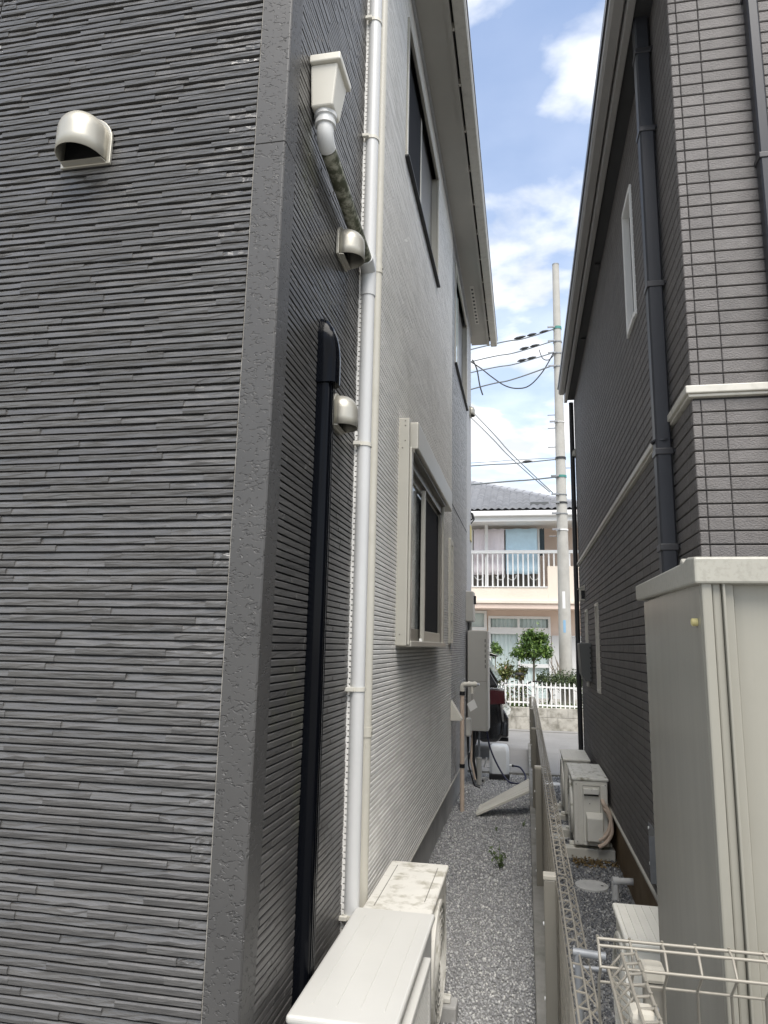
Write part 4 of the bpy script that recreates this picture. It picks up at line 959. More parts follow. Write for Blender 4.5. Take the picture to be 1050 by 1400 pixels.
tube('conduit', M_BLACK, mb, [(-.665, 8.64, 1.885), (-.665, 8.64, .4)], .012, 8); tube('conduit', M_GBOX, mb, [(-.64, 8.68, 1.885), (-.64, 8.68, 1.76)], .016, 8)
pc = bx('cable_plate', M_YELLOW, None, -.687, -.675, 9.2, 9.4, 2.96, 3.16, .003); tag(pc, 'straw yellow cable plate on the far corner of the pale house', 'plate')
cb = thing('service_cable', 'black looped service cables at the far corner of the pale house', 'cable')
ck = at(641, 705, 9.40)
for k in range(5):
    a = k * 1.3; R0 = .035 + .008 * k
    tube('loop', M_CABLE, cb, [ck + Vector((.0, .0, .05)), ck + Vector((R0 * math.cos(a) * .7 + .03, -.01 * k, .02)), ck + Vector((R0 * math.cos(a) + .04, -.01 * k, -.03 - .5 * R0)), ck + Vector((.01, 0, -.05 - .02 * k))], .008, 6)
hd = vent_hood(H1, (-.688, 9.2, 4.72), 'x+', .065, .06, M_HOOD, 'vent hood at the far corner near the road')
# hose reel
hr = thing('hose_reel', 'white rounded hose reel case with black base on the gravel', 'hose reel')
rgs = []
for z, i in ((.075, .004), (.09, 0), (.33, 0), (.385, .012), (.405, .035), (.41, .06)):
    x0, x1, y0, y1 = -.452 + i * .8, -.215 - i * .8, 9.18 + i * .5, 9.40 - i * .5; c = .035
    rgs.append([Vector(p) for p in ((x0 + c, y0, z), (x1 - c, y0, z), (x1, y0 + c, z), (x1, y1 - c, z), (x1 - c, y1, z), (x0 + c, y1, z), (x0, y1 - c, z), (x0, y0 + c, z))])
B().rings(rgs).build('case', mat('white_blue_plastic', (.78, .80, .80), .35, var=.02), hr, smooth=40)
bx('base', M_BLACK, hr, -.455, -.212, 9.17, 9.41, .0, .0745, .01)
tube('handle', M_PAINTW, hr, [(-.455, 9.3, .13), (-.52, 9.3, .13), (-.49, 9.3, .24)], .011, 8)
tube('connector', M_PAINTW, hr, [(-.212, 9.28, .165), (-.185, 9.28, .165)], .016, 10); tube('collar', M_BLACK, hr, [(-.185, 9.28, .165), (-.16, 9.28, .163)], .014, 10)
hs = B().path(smoothpts([(-.16, 9.28, .163), (-.08, 9.25, .15), (-.02, 9.15, .07), (-.05, 9.0, .02), (-.15, 8.95, .02), (-.24, 8.98, .05), (-.36, 9.05, .22), (-.44, 9.02, .42), (-.47, 8.95, .62)]), .0105, 10).build('garden_hose', M_HOSEB, None, smooth=60)
tag(hs, 'navy garden hose looping from the white reel to the water heater', 'hose')
ka = bx('pipe_casing', M_GBOX, None, -.62, -.49, 8.95, 9.02, .0, .06, .006); tag(ka, 'low grey pipe casing on the gravel under the water heater', 'casing')
# --- grey box on the brown wall
gb = thing('meter_box', 'dark grey tapered meter box on the brown tiled wall', 'meter box')
B().prism([(XR - .012, 1.655), (XR - .12, 1.655), (XR - .125, 1.64), (XR - .11, 1.36), (XR - .075, 1.29), (XR - .012, 1.285)], 7.28, 7.60, 'xz').build('case', M_DGBOX, gb, bevel=.006)
for i in range(7): bx('clip', M_BLACK, gb, XR - .03, XR - .02, 7.275, 7.2795, 1.31 + i * .048, 1.33 + i * .048)

# ================================================================ beyond the road
# block wall
bw = thing('block_wall', 'stained low concrete block wall across the road', 'wall')
BW0, BW1 = at(700, 967, 14.72).z, 0
zc = [.0, .245, .43]
blk = {}
for r_ in range(2):
    x = -9.0 + (.2 if r_ else 0)
    while x < 9:
        key = r_
        if key not in blk:
            blk[key] = B().box(.003, .397, -.05, .05, .003, zc[r_ + 1] - zc[r_] - .004).build('block', M_BLOCK, bw, bevel=.004); o = blk[key]
        else:
            o = bpy.data.objects.new('block', blk[key].data); COL.objects.link(o); o.parent = bw
            mo = o.modifiers.new('bevel', 'BEVEL'); mo.width = .004; mo.segments = 2
        o.location = (x, 14.74, zc[r_] + .012); x += .4
bx('mortar_core', M_KERB, bw, -9, 9, 14.695, 14.785, 0, .435)
# white picket fence in two runs
def pickets(label, x0, x1, zt, zl, y, n, dz):
    t = thing('picket_fence', label, 'fence', 'white picket fences on the block wall')
    sl_ = dz
    def zz_(x): return sl_ * (x - x0) / (x1 - x0)
    for z in (zt, zl):
        B().rings([[Vector((x0, y + a, z + b)) for a, b in ((-.012, -.016), (.012, -.016), (.012, .016), (-.012, .016))], [Vector((x1, y + a, z + b + sl_)) for a, b in ((-.012, -.016), (.012, -.016), (.012, .016), (-.012, .016))]]).build('rail', M_PAINTW, t)
    me = None
    for i in range(n):
        x = x0 + (x1 - x0) * (i + .5) / n
        if me is None:
            o = B().rings([rect(-.011, .011, -.024, -.0125, zl - .075), rect(-.011, .011, -.024, -.0125, zt + .06), rect(-.003, .003, -.021, -.016, zt + .095)]).build('picket', M_PAINTW, t); me = o.data
        else:
            o = bpy.data.objects.new('picket', me); COL.objects.link(o); o.parent = t
        o.location = (x, y, zz_(x))
    for x in (x0 + .02, x1 - .02): bx('post', M_PAINTW, t, x - .02, x + .02, y - .012 + .0245, y + .05, .43, zt + .05 + zz_(x), .003)
    return t
pickets('taller run of white picket fence left of the tree trunk', -3.2, .165, .865, .530, 14.76, 39, .0)
pickets('lower run of white picket fence right of the tree trunk', .19, 3.4, .835, .485, 14.76, 37, -.02)
# utility pole
PY = 15.6; PX = .83
up_ = thing('utility_pole', 'tall tapered concrete utility pole behind the picket fence', 'utility pole')
B().lathe((PX, PY, 0), [(.142, .2), (.075, 10.38), (.06, 10.385)], 28).build('shaft', M_POLE, up_, smooth=40)
B().lathe((PX, PY, 10.38), [(.078, -.03), (.078, .0), (.05, .01)], 24).build('top_cap', M_STEEL, up_, smooth=40)
def prad(z): return .142 + (.075 - .142) * (z - .2) / 10.18
for py, m, w in ((449, M_GREEN, .06), (468, M_STEEL, .03), (484, M_STEEL, .03), (502, M_STEEL, .03), (578, M_PAINTW, .012), (627, M_CABLE, .05), (652, M_GREEN, .05), (677, M_STEEL, .02), (688, M_CABLE, .04), (703, M_STEEL, .02), (725, M_PAINTW, .03)):
    z = at(765, py, PY).z
    tube('band', m, up_, [(PX, PY, z - w / 2), (PX, PY, z + w / 2)], prad(z) + .012, 24)
    bx('bracket', M_STEEL, up_, PX - .22, PX - .05, PY - prad(z) - .03, PY - prad(z) - .005, z - .02, z + .02, .004) if w < .05 or m is M_GREEN else None
for py in (567, 611, 585, 640, 733, 870):
    z = at(765, py, PY).z; s_ = -1 if py % 2 else 1
    tube('step_bolt', M_STEEL, up_, [(PX + s_ * prad(z) * .9, PY, z), (PX + s_ * (prad(z) + .16), PY, z)], .011, 6)
B().rings([[Vector((PX + (prad(2.9) + .003) * math.sin(a), PY - (prad(2.9) + .003) * math.cos(a), z)) for a in np.linspace(-.35, .12, 6)] for z in (2.42, 2.78)], cap=False, closed=False).build('number_plate', M_PAINTW, up_)
B().rings([[Vector((PX + (prad(2.2) + .004) * math.sin(a), PY - (prad(2.2) + .004) * math.cos(a), z)) for a in np.linspace(-.3, .1, 6)] for z in (1.92, 2.18)], cap=False, closed=False).build('number_plate', M_BLUE, up_)
# cables
def cable(label, pts, r, m, blobs=(), group='overhead cables left of the utility pole'):
    t = thing('overhead_cable', label, 'cable', group)
    P_ = [Vector(p) for p in pts]; tube('wire', m, t, smoothpts(P_), r, 6)
    for b_ in blobs:
        p = P_[0].lerp(P_[-1], b_); d = (P_[-1] - P_[0]).normalized()
        B().path([p - d * .11, p - d * .04, p + d * .04, p + d * .11], [.008, .03, .034, .010], 8).build('insulator', M_CABLE, t, smooth=60)
    return t
W_ = lambda px, py, y=PY - .12: at(px, py, y)
def run(label, a, b, r, m, blobs=(), sag=.05):
    p, q = W_(*a), W_(*b); e = q + (q - p) * 2.2; mid = (p + q) / 2 - Vector((0, 0, sag)); cable(label, [p, mid, q, e], r, m, [x / 3.2 for x in blobs])
run('topmost overhead cable with three dark insulators', (757, 450), (672, 471), .014, M_CABLEG, (.15, .35, .52, .56))
run('second overhead cable from the top with two insulators', (757, 466), (650, 493), .013, M_CABLEG, (.24, .37))
run('third overhead cable from the top with two insulators', (757, 482), (650, 508), .013, M_CABLEG, (.28, .4))
run('fourth overhead cable from the top, without insulators', (752, 501), (645, 532), .016, M_CABLEG)
cable('long sagging cable loop below the upper overhead cables', [W_(757, 482), W_(742, 508), W_(724, 527), W_(707, 531), W_(690, 527), W_(672, 515), W_(658, 504), W_(640, 492)], .014, M_CABLE)
cable('short black drop lead hanging under the pale eave', [W_(646, 492), W_(652, 505), W_(656, 527), W_(660, 540)], .018, M_CABLE)
cable('small looped jumper wire close to the pole', [W_(737, 478), W_(742, 490), W_(750, 492), W_(757, 486)], .010, M_CABLE)
run('lower level communication cable with grey splice box', (760, 628), (644, 637), .014, M_CABLEG, (.33,), .02)
run('thin upper strand above the communication cable', (760, 626), (644, 633), .007, M_CABLEG, (), -.01)
run('lowest level cable meeting the green band', (762, 652), (684, 659), .018, M_CABLEG, (), .01)
for k, (a, b) in enumerate((((756, 674), (645, 562)), ((752, 673), (643, 570)))):
    run(('upper' if k == 0 else 'lower') + ' strand of the steep pair of service drop wires', a, b, .012, M_CABLEG, (), .06)

# ---------------------------------------------------------------- peach house across the road
H3 = thing('house', 'peach and cream house with silver tiled roof across the road', 'house')
HY = 19.0; BYY = 18.2      # wall plane, balcony plane
X0h, X1h = -6.0, 5.2
def Zat(py, y, px=700): return at(px, py, y).z
def Xat(px, y, py=800): return at(px, py, y).x
zbelt0, zbelt1 = Zat(831, BYY), Zat(822, BYY)
WZ = (Zat(921, HY), Zat(846, HY)); wxl, wxr = Xat(671, HY, 880), Xat(750, HY, 880); wmid = Xat(709, HY, 860); ztr0, ztr1 = Zat(867, HY), Zat(860, HY)
SWX = (Xat(640, HY, 850), Xat(662, HY, 850)); SWZ = (Zat(858, HY), Zat(839, HY))
def wall_holes(name, m, y, x0, x1, z0, z1, holes):
    return backing(name, Wall((0, y, 0), (1, 0, 0)), x0, x1, z0, z1, 1, holes, m, H3)
ZSP = zbelt0
wall_holes('ground_floor_wall', M_HPEACH, HY, X0h, X1h, 0, ZSP + .1, [(wxl, wxr, WZ[0] - .9, WZ[1]), (SWX[0], SWX[1], SWZ[0], SWZ[1])])
bx('shell', M_HPEACH, H3, X0h, X1h, HY + .12, 26, 0, 4.95)
zfl = Zat(803, BYY)
ZEb = Zat(713, BYY - .2)
wall_holes('upper_wall', M_HPEACH, HY + .02, X0h, X1h, ZSP, ZEb + .3, [(-2.9, .35, zfl - .1, zfl + 1.75)])
bx('window', mat('grey_balcony_glass', (.20, .19, .175), .3), H3, -2.9, .35, HY + .09, HY + .10, zfl - .1, zfl + 1.75)
for x in (-2.9, -1.85, -.8, .31): bx('window_stile', M_ALU, H3, x, x + .05, HY + .03, HY + .08, zfl - .1, zfl + 1.75)
# balcony
bx('belt_course', M_HCREAM, H3, X0h, X1h, BYY - .08, HY, zbelt1 - .055, zbelt1 + .02, .006)
bx('belt_course', M_HPEACH, H3, X0h, X1h, BYY - .04, HY, zbelt0 - .02, zbelt1 - .058, .006)
bal = bx('balcony_wall', M_HCREAM, H3, X0h, Xat(749, BYY), BYY, BYY + .12, zbelt1 + .0205, zfl, .006)
xb_ = Xat(749, BYY)
bx('balcony_wall', M_HCREAM, H3, xb_, X1h, BYY, BYY + .12, zbelt1 + .0205, Zat(774, BYY), .006)
bx('coping', M_PAINTW, bal, X0h, xb_ - .001, BYY - .02, BYY + .14, zfl + .0005, zfl + .025)
bx('balcony_floor', M_HCREAM, H3, X0h, X1h, BYY + .1205, HY - .001, zbelt1 + .03, zbelt1 + .1)
zr1, zr0 = Zat(752, BYY), Zat(756.5, BYY)
rail = bx('balcony_rail', M_PAINTW, H3, X0h, X1h, BYY + .02, BYY + .10, zr0, zr1, .006)
xp = Xat(646, BYY); step = (Xat(744, BYY) - xp) / 14
me = None; k = 0
for i in range(-24, 34):
    x = xp + i * step
    if not (X0h < x < X1h): continue
    zb_ = zfl + .026 if x < xb_ else Zat(774, BYY) + .001
    if x < xb_ and me is not None: o = bpy.data.objects.new('baluster', me); COL.objects.link(o); o.parent = rail
    else:
        o = B().box(-.018, .018, BYY + .04, BYY + .076, zb_, zr0 - .0005).build('baluster', M_PAINTW, rail)
        if x < xb_ and me is None: me = o.data
    o.location.x = x
for px in (665,): bx('balcony_post', M_PAINTW, H3, Xat(px, BYY) - .04, Xat(px, BYY) + .04, BYY + .1005, BYY + .17, zfl + .026, ZEb + .1, .004)
for px in (645.5, 738): bx('drying_post', M_PAINTW, H3, Xat(px, BYY + .3) - .02, Xat(px, BYY + .3) + .02, BYY + .28, BYY + .32, zfl - .3, Zat(724, BYY + .3), .003)
# laundry
zl_ = Zat(725, BYY + .3)
lp = B().path([(Xat(640, BYY + .3), BYY + .3, zl_ + .02), (Xat(742, BYY + .3), BYY + .3, zl_ + .02)], .014, 8).build('drying_rod', M_PAINTW, None, smooth=50); tag(lp, 'white laundry rod along the balcony of the peach house', 'rod')
def towel(label, px0, px1, pyb, m, cat='towel'):
    y = BYY + .3; x0, x1 = Xat(px0, y), Xat(px1, y); z1 = zl_ + .03; z0 = Zat(pyb, y); n = 14; F_ = []
    rings = []
    for j in range(9):
        z = z1 + (z0 - z1) * j / 8; rings.append([Vector((x0 + (x1 - x0) * i / n, y - .028 - .014 * math.sin(i * 1.1 + px0) * (j / 8) , z - .012 * math.sin(i * .9))) for i in range(n + 1)])
    for r in rings: F_.append(r)
    o = B().rings(F_, cap=False, closed=False).build('towel', m, None, smooth=60); so = o.modifiers.new('s', 'SOLIDIFY'); so.thickness = .008
    tag(o, label, cat, 'towels drying on the balcony')
towel('pale pink towel left of the white balcony post', 648, 663.5, 786, M_TOWELP)
towel('pale pink towel right of the white balcony post', 667, 690, 786, M_TOWELP)
towel('wide pale blue towel on the laundry rod', 692, 736, 785, M_TOWELB)
towel('narrow dark garment hanging beside the blue towel', 739, 745.5, 760, M_DCLOTH, 'garment')
for k, px in enumerate((655, 684, 700, 731)):
    y = BYY + .24; c = Vector((Xat(px, y), y, Zat(787, y))); nm = ('leftmost', 'second from left', 'third from left', 'rightmost')[k]
    o = B().path(arc(c, .11, -.2 - math.pi * .9, .2, 10, (1, 0, 0), (0, 0, 1)), .012, 6).build('hanger', M_PAINTW, None, smooth=60); tag(o, nm + ' white curved clothes hanger below the towels', 'hanger', 'white hangers on the balcony')
# ground floor windows
def bigwin():
    w = bx('window', M_PAINTW, H3, wxl - .06, wxr + .06, HY - .05, HY + .02, WZ[1], WZ[1] + .07, .004); w['label'] = 'wide ground floor window with mint white curtains'
    for x in (wxl - .06, wxr): bx('frame', M_PAINTW, w, x, x + .06, HY - .05, HY + .02, WZ[0] - .9, WZ[1] - .0005, .004)
    bx('transom', M_PAINTW, w, wxl, wxr, HY - .03, HY + .02, ztr0, ztr1 + .04, .004); bx('mullion', M_PAINTW, w, wmid - .03, wmid + .03, HY - .03, HY + .02, ztr1 + .0405, WZ[1] - .0005, .004)
    bx('mullion', M_PAINTW, w, wmid - .02, wmid + .04, HY - .01, HY + .04, WZ[0] - .9, ztr0 - .0005, .004)
    bx('sill_rail', M_PAINTW, w, wmid + .05, wxr - .0005, HY - .02, HY + .03, Zat(912, HY), Zat(907, HY), .004)
    V = []
    pts = [Vector((wxl - .05 + (wxr - wxl + .1) * i / 90, HY + .085 + .018 * math.sin(i * .95) + .008 * math.sin(i * 2.3), 0)) for i in range(91)]
    B().rings([[p + Vector((0, 0, WZ[0] - .95)) for p in pts], [p + Vector((0, 0, WZ[1] + .05)) for p in pts]], cap=False, closed=False).build('curtain', M_CURTAIN, w, smooth=70)
bigwin()
sw2 = bx('window', M_PAINTW, H3, SWX[0] - .1, SWX[1] + .07, HY - .05, HY + .02, SWZ[1], SWZ[1] + .07, .004); sw2['label'] = 'small ground floor window beside the meter box'
bx('frame', M_PAINTW, sw2, SWX[1], SWX[1] + .07, HY - .05, HY + .02, SWZ[0], SWZ[1] - .0005, .004); bx('frame', M_PAINTW, sw2, SWX[0] - .1, SWX[1] + .07, HY - .06, HY + .02, SWZ[0] - .09, SWZ[0] - .0005, .004)
bx('curtain', M_CURTAIN, sw2, SWX[0], SWX[1], HY + .06, HY + .07, SWZ[0], SWZ[1])
bx('lower_panel', M_PAINTW, H3, SWX[0] - .4, SWX[1] + .05, HY - .03, HY - .001, .0, SWZ[0] - .12)
bx('shutter_case', mat('pale_grey_panel', (.66, .66, .64), .6), H3, wxr + .08, wxr + .95, HY - .06, HY - .001, .3, Zat(868, HY))
# eave and tiled roof
EY = BYY - .55
ze1 = Zat(699, EY); ze0 = Zat(711, EY)
bx('eave_gutter', M_PAINTW, H3, X0h - .4, X1h + .4, EY - .10, EY, ze0 + .09, ze1, .02)
bx('fascia', M_PAINTW, H3, X0h - .4, X1h + .4, EY + .001, EY + .05, ze0 - .03, ze1 + .03)
bx('soffit', M_PAINTW, H3, X0h - .4, X1h + .4, EY + .051, HY + .02, ze0 + .0, ze0 + .03)
rfT = thing('tiled_roof', '', '')
for k in ('label', 'category'):
    if k in rfT: del rfT[k]
rfT.parent = H3
PIT = .42
hipx0, hipz0 = Xat(770, EY + .3, 688), 0
HX1 = X1h + .5
# hip line: from lower right corner up to the left
def roof_x_limit(dep):      # right boundary of the front slope at depth dep from the eave
    return HIPX + 0 - dep * HSL
pr, pl = at(775, 690, EY + .25), None
HIPX = at(812, 701, EY).x
DU = min(np.linspace(.5, 3.5, 301), key=lambda d: abs(at(645, 652, EY - .06 + d).z - (ze1 + .15 + d * PIT)))
HSL = (HIPX - at(645, 652, EY - .06 + DU).x) / DU; DMAX = DU + .8
TW, TL = .172, .158
TV, TF = [], []
prof = [(t, .5 * (1 - math.cos(2 * math.pi * t)) * .042 if t < .62 else .5 * (1 - math.cos(2 * math.pi * .62)) * .042 * (1 - (t - .62) / .38)) for t in np.linspace(0, 1, 8)]
dep = 0.0; row = 0
while dep < DMAX:
    y = EY - .06 + dep; z = ze1 + .03 + dep * PIT; xl_ = -5.6; xr_ = roof_x_limit(dep)
    x = math.floor(xr_ / TW) * TW
    nT = 0
    while x > xl_:
        x -= TW; k = len(TV)
        for yy, zz2 in ((y, z + .058), (y + TL + .03, z + TL * PIT + .008)):
            for t, h in prof: TV.append((x + t * TW * 1.02, yy, zz2 + h))
        for t, h in prof: TV.append((x + t * TW * 1.02, y, z + .004 + h))
        for i in range(7):
            TF.append((k + i, k + i + 1, k + 8 + i + 1, k + 8 + i)); TF.append((k + 16 + i, k + 16 + i + 1, k + i + 1, k + i))
    dep += TL; row += 1
me = bpy.data.meshes.new('tiles'); me.from_pydata(TV, [], TF); me.materials.append(M_TILE); me.polygons.foreach_set('use_smooth', [True] * len(TF)); me.set_sharp_from_angle(angle=R_(50))
tl_ = link('tiles', me, rfT); tl_['kind'] = 'stuff'
# hip ridge caps
me = None; n_ = 19
for i in range(n_):
    d0, d1 = DMAX * i / n_, DMAX * (i + 1) / n_ + .05
    p = Vector((roof_x_limit(d0), EY - .06 + d0, ze1 + .05 + d0 * PIT)); q = Vector((roof_x_limit(d1), EY - .06 + d1, ze1 + .05 + d1 * PIT))
    B().path([p, q], [.105, .088], 12).build('ridge_cap', M_TILE, rfT, smooth=50)
# far slope to the right of the hip
B().add([(HIPX, EY - .06, ze1 + .02), (roof_x_limit(DMAX), EY - .06 + DMAX, ze1 + .02 + DMAX * PIT), (roof_x_limit(DMAX), EY + 8, ze1 + .02 + DMAX * PIT), (HIPX + .3, EY + 8, ze1 + .02)], [(0, 1, 2, 3)]).build('back_slope', M_TILE, rfT)
B().add([(-6.5, EY - .05, ze1 + .015), (HIPX, EY - .05, ze1 + .015), (roof_x_limit(DMAX), EY - .06 + DMAX, ze1 + .01 + DMAX * PIT), (-6.5, EY - .06 + DMAX, ze1 + .01 + DMAX * PIT)], [(0, 1, 2, 3)]).build('underlay', M_ROOF, rfT)
a = at(738, 688, EY + .25); bx('snow_stop', M_DGBOX, rfT, at(725, 690, EY + .2).x, at(750, 690, EY + .2).x, EY + .16, EY + .19, ze1 + .12, ze1 + .26)
# wall of the porch corner on the right hidden part: second volume
# ---------------------------------------------------------------- plants
def crown(name, par, m, c, rad, n, size, seed, clumps=14):
    rng = np.random.default_rng(seed); cc = rng.normal(size=(clumps, 3)); cc /= np.linalg.norm(cc, axis=1)[:, None]; cc *= rng.uniform(.25, .85, (clumps, 1)) * np.array(rad)
    idx = rng.integers(0, clumps, n); pos = cc[idx] + rng.normal(size=(n, 3)) * np.array(rad) * .25
    V, Fq = leaf_cloud(n, pos + np.array(c), size, rng); o = raw(name, V, Fq, m, par); return o, cc + np.array(c)
def tree(label, base, ht, c, rad, n, size, m, seed, tr=.035, clumps=14, group='garden plants behind the picket fence', name='garden_tree'):
    t = thing(name, label, 'tree' if name == 'garden_tree' else 'shrub', group); base = Vector(base); c = Vector(c)
    _, cc = crown('crown', t, m, c, rad, n, size, seed, clumps)
    q = B(); q.path([base, base.lerp(c, .5) + Vector((.01, 0, 0)), c], [tr, tr * .8, tr * .45], 8)
    for p in cc: q.path([base.lerp(c, random.uniform(.7, .95)), (c + Vector(p)) / 2 - Vector((0, 0, .03)), Vector(p)], [tr * .4, tr * .28, tr * .12], 5)
    q.build('trunk', M_BARK, t, smooth=60); return t
TY = 15.25
tb = at(728, 945, TY); tc_ = at(730, 886, TY)
tree('round topped green tree on a slim bare trunk', (tb.x, TY, .36), 2, tc_, (.29, .30, .29), 3200, .034, M_LEAF, 3, .032, 26)
for k_, (px, py, rr_) in enumerate(((747, 893, .15), (711, 894, .16), (724, 868, .17), (741, 872, .14))):
    crown('crown', [o for o in COL.objects if o.get('label', '').startswith('round topped')][0], M_LEAF, at(px, py, TY - .05), (rr_, rr_, rr_ * .9), 620, .034, 40 + k_, 8)
rng = np.random.default_rng(5)
# tall shoots above the round tree
t0 = [o for o in COL.objects if o.get('label', '').startswith('round topped')][0]
for px, py in ((737, 850), (727, 858), (708, 866), (743, 862), (718, 868)):
    p = at(px, py, TY); n = 34; f = np.linspace(0, 1, n)[:, None]; pos = np.array(tc_)[None] * (1 - f) + np.array(p)[None] * f + rng.normal(0, .02, (n, 3))
    V, Fq = leaf_cloud(n, pos, .03, rng); raw('shoot', V, Fq, M_LEAF, t0)
for nm, px, py, r, n, m, sd_ in (('loose olive shrub with reddish leaves left of the round tree', 693, 918, (.24, .25, .26), 1000, M_LEAFO, 11), ('small olive shrub close to the round tree trunk', 713, 921, (.14, .2, .20), 480, M_LEAFO, 12), ('leafy green shrub top above the black car', 677, 889, (.17, .2, .17), 500, M_LEAF, 13)):
    c = at(px, py, TY + .1); tree(nm, (c.x, TY + .1, .36), 1, c, r, n, .034, m, sd_, .014, 10, name='garden_shrub')
hc = at(768, 931, TY + .1); hg = thing('hedge', 'dark clipped hedge behind the lower picket fence', 'hedge')
rng = np.random.default_rng(8)
n = 5200; pos = np.stack([rng.uniform(-.5, 1.6, n) + hc.x, TY + .1 + rng.uniform(-.22, .25, n), hc.z + rng.normal(0, .075, n) + .05 * np.sin(rng.uniform(0, 9, n))], 1)
V, Fq = leaf_cloud(n, pos, .03, rng); raw('foliage', V, Fq, M_LEAFH, hg)
for x in (-.3, .1, .6, 1.1): tube('stem', M_BARK, hg, [(hc.x + x, TY + .1, .36), (hc.x + x + .03, TY + .1, hc.z)], .02, 6)
n = 4600; pos = np.stack([rng.uniform(-3.0, 3.0, n), rng.uniform(14.86, 15.1, n), .38 + np.abs(rng.normal(0, .06, n))], 1)
V, Fq = leaf_cloud(n, pos, .028, rng); o = raw('ground_cover', V, Fq, M_LEAF); tag(o, 'low green ground cover along the top of the block wall', 'plants', kind='stuff')
n = 1700; pos = np.stack([rng.uniform(-1.7, .05, n), rng.uniform(15.0, 15.4, n), rng.uniform(.4, .8, n)], 1)
V, Fq = leaf_cloud(n, pos, .034, rng); o = raw('low_planting', V, Fq, M_LEAFO); tag(o, 'low mixed planting seen through the taller picket fence', 'plants', kind='stuff')
n = 1400; pos = np.stack([rng.uniform(1.05, 2.6, n), rng.uniform(15.0, 15.3, n), rng.uniform(.4, .85, n)], 1)
V, Fq = leaf_cloud(n, pos, .034, rng); o = raw('low_planting', V, Fq, M_LEAFH); tag(o, 'dark low planting seen through the lower picket fence', 'plants', kind='stuff')
# young bare shrub beside the pole
bs2 = thing('bare_shrub', 'thin bare twiggy shrub left of the utility pole', 'shrub'); b0 = at(762, 925, 15.5)
q = B()
for i in range(12):
    a = random.uniform(-.5, .5); l = random.uniform(.25, .5); q.path([b0, b0 + Vector((a * .25, .02, l * .5)), b0 + Vector((a * .3 - .06, .03, l))], [.008, .006, .003], 5)
q.build('twigs', M_BARK, bs2)
# bicycle parked behind the lower picket fence
bk = thing('bicycle', 'dark bicycle parked behind the picket fence under the hedge', 'bicycle')
wc = at(741, 958, 15.0); wz = .36 + .29
for k, xo in enumerate((0.0, -.98)):
    w = B().path([Vector((wc.x - .12 + xo + .28 * math.cos(a), 15.0, wz + .28 * math.sin(a))) for a in np.linspace(0, 2 * math.pi, 41)], .016, 8, cap=False).build('wheel', M_TYRE, bk, smooth=60)
    q = B()
    for j in range(14):
        a = j * math.pi / 7; q.path([(wc.x - .12 + xo, 15.0, wz), (wc.x - .12 + xo + .27 * math.cos(a), 15.0, wz + .27 * math.sin(a))], .0018, 4)
    q.build('spokes', M_CHROME, w)
hx = wc.x - .12
tube('frame', M_CAR, bk, [(hx, 15, wz), (hx - .4, 15, wz + .02), (hx - .32, 15, wz + .36)], .014, 8); tube('frame', M_CAR, bk, [(hx - .4, 15, wz + .02), (hx - .86, 15, wz + .42), (hx - .98, 15, wz)], .015, 8)
tube('frame', M_CAR, bk, [(hx, 15, wz), (hx - .32, 15, wz + .28)], .010, 8); tube('handlebar', M_CHROME, bk, [(hx - .84, 14.75, wz + .56), (hx - .88, 15, wz + .58), (hx - .84, 15.25, wz + .56)], .012, 8)
B().lathe((hx - .32, 15, wz + .38), [(.03, 0), (.10, .03), (.09, .06), (.02, .07)], 14).build('saddle', M_BLACK, bk, smooth=50)

# ================================================================ parked car, tail to the right
CARL = thing('parked_car', 'glossy black minivan parked across the pad, tail showing past the pale house', 'car')
CX, CY0, CY1 = -.30, 10.55, 12.25    # rear bumper face, near side, far side
def carpts(lst): return [(CX - a, z) for a, z in lst]
body = carpts([(.02, .38), (.0, .55), (.03, .80), (.06, 1.02), (.9, 1.04), (2.6, 1.02), (3.3, .98), (4.05, .88), (4.3, .70), (4.34, .42), (4.2, .26), (3.9, .24), (3.85, .42), (3.68, .58), (3.42, .62), (3.2, .55), (3.08, .4), (3.05, .24), (1.12, .24), (1.08, .42), (.94, .58), (.72, .62), (.5, .55), (.38, .40), (.35, .26), (.1, .27)])
B().prism(body, CY0, CY1, 'xz').build('body', M_CAR, CARL, bevel=.05, seg=4)
gh = [(.08, 1.03), (.28, 1.36), (.36, 1.47), (.6, 1.53), (2.0, 1.54), (2.5, 1.46), (3.25, 1.0)]
ci = Vector((CX - 1.5, (CY0 + CY1) / 2, 1.0))
B().rings([[Vector((CX - a, CY0 + .06 + .16 * max(0, (z - 1.0)) / .5, z)) for a, z in gh], [Vector((CX - a, CY1 - .06 - .16 * max(0, (z - 1.0)) / .5, z)) for a, z in gh]]).build('cabin', M_CAR, CARL, bevel=.03, seg=3)
def sideglass(pl_, nm):
    B().rings([[Vector((CX - a, CY0 + .052 + .16 * (z - 1.0) / .5, z)) for a, z in pl_], [Vector((CX - a, CY0 + .075 + .16 * (z - 1.0) / .5, z)) for a, z in pl_]]).build(nm, M_GLASS, CARL)
sideglass([(.30, 1.08), (.46, 1.42), (1.15, 1.45), (1.15, 1.08)], 'side_window'); sideglass([(1.22, 1.08), (1.22, 1.45), (1.95, 1.45), (1.95, 1.08)], 'side_window'); sideglass([(2.02, 1.08), (2.02, 1.44), (2.4, 1.38), (2.85, 1.1)], 'side_window')
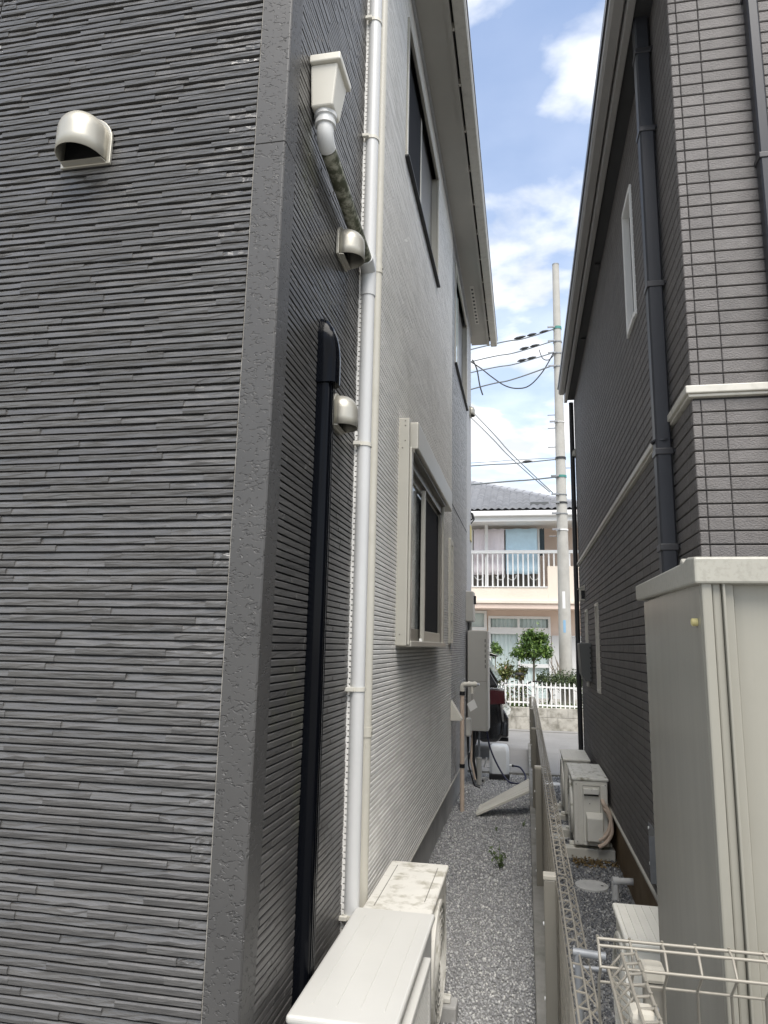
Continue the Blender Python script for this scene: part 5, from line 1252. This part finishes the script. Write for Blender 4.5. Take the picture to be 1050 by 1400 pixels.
B().add([(CX - .095, CY0 + .15, 1.08), (CX - .095, CY1 - .15, 1.08), (CX - .30, CY1 - .22, 1.40), (CX - .30, CY0 + .22, 1.40), (CX - .075, CY0 + .15, 1.08), (CX - .075, CY1 - .15, 1.08), (CX - .28, CY1 - .22, 1.40), (CX - .28, CY0 + .22, 1.40)], [(0, 1, 2, 3), (4, 7, 6, 5), (0, 4, 5, 1), (1, 5, 6, 2), (2, 6, 7, 3), (3, 7, 4, 0)]).build('rear_window', M_GLASS, CARL)
B().rings([[Vector((CX - a, y, z)) for a, z in ((.52, 1.50), (.10, 1.455), (.09, 1.475), (.2, 1.51), (.52, 1.545))] for y in (CY0 + .17, CY1 - .17)]).build('spoiler', M_CAR, CARL, bevel=.008)
for y0, y1 in ((CY0 - .012, CY0 + .14), (CY1 - .14, CY1 + .012)):
    of = 0 if y0 < CY0 + .5 else .05
    tl = B().prism(carpts([(-.012 + of, .80), (.0 + of, .99), (.30, 1.0), (.34, .90), (.20, .78)]), y0, y1, 'xz').build('tail_lamp', M_TAIL, CARL, bevel=.012)
    bx('chrome_strip', M_CHROME, tl, CX - .36, CX + .006, y0 - .006, y0 + .04, 1.0, 1.022, .004)
B().prism(carpts([(-.05, .34), (-.055, .60), (.02, .74), (.10, .74), (.16, .60), (.14, .34)]), CY0 + .03, CY1 - .03, 'xz').build('bumper', M_CAR, CARL, bevel=.03, seg=3)
for a in (.72, 3.45):
    for y in (CY0 + .12, CY1 - .12):
        w = B().lathe((CX - a, y, .325), [(.19, -.11), (.30, -.115), (.322, -.08), (.322, .08), (.30, .115), (.19, .11)], 32, 'y').build('wheel', M_TYRE, CARL, smooth=40)
        rm = B().lathe((CX - a, y, .325), [(.02, -.122), (.05, -.120), (.185, -.105), (.19, -.118), (.195, -.10), (.02, -.09)], 32, 'y').build('rim', M_STEEL, w, smooth=40)
bx('mirror', M_CAR, CARL, CX - 2.9, CX - 2.72, CY0 - .18, CY0 + .06, 1.05, 1.2, .04)
bx('bumper_reflector', M_CHROME, CARL, CX + .02, CX + .05, CY0 + .12, CY0 + .30, .42, .56, .01)
tube('exhaust', M_BLACK, CARL, [(CX - .3, CY0 + .4, .27), (CX + .04, CY0 + .4, .27)], .03, 10)
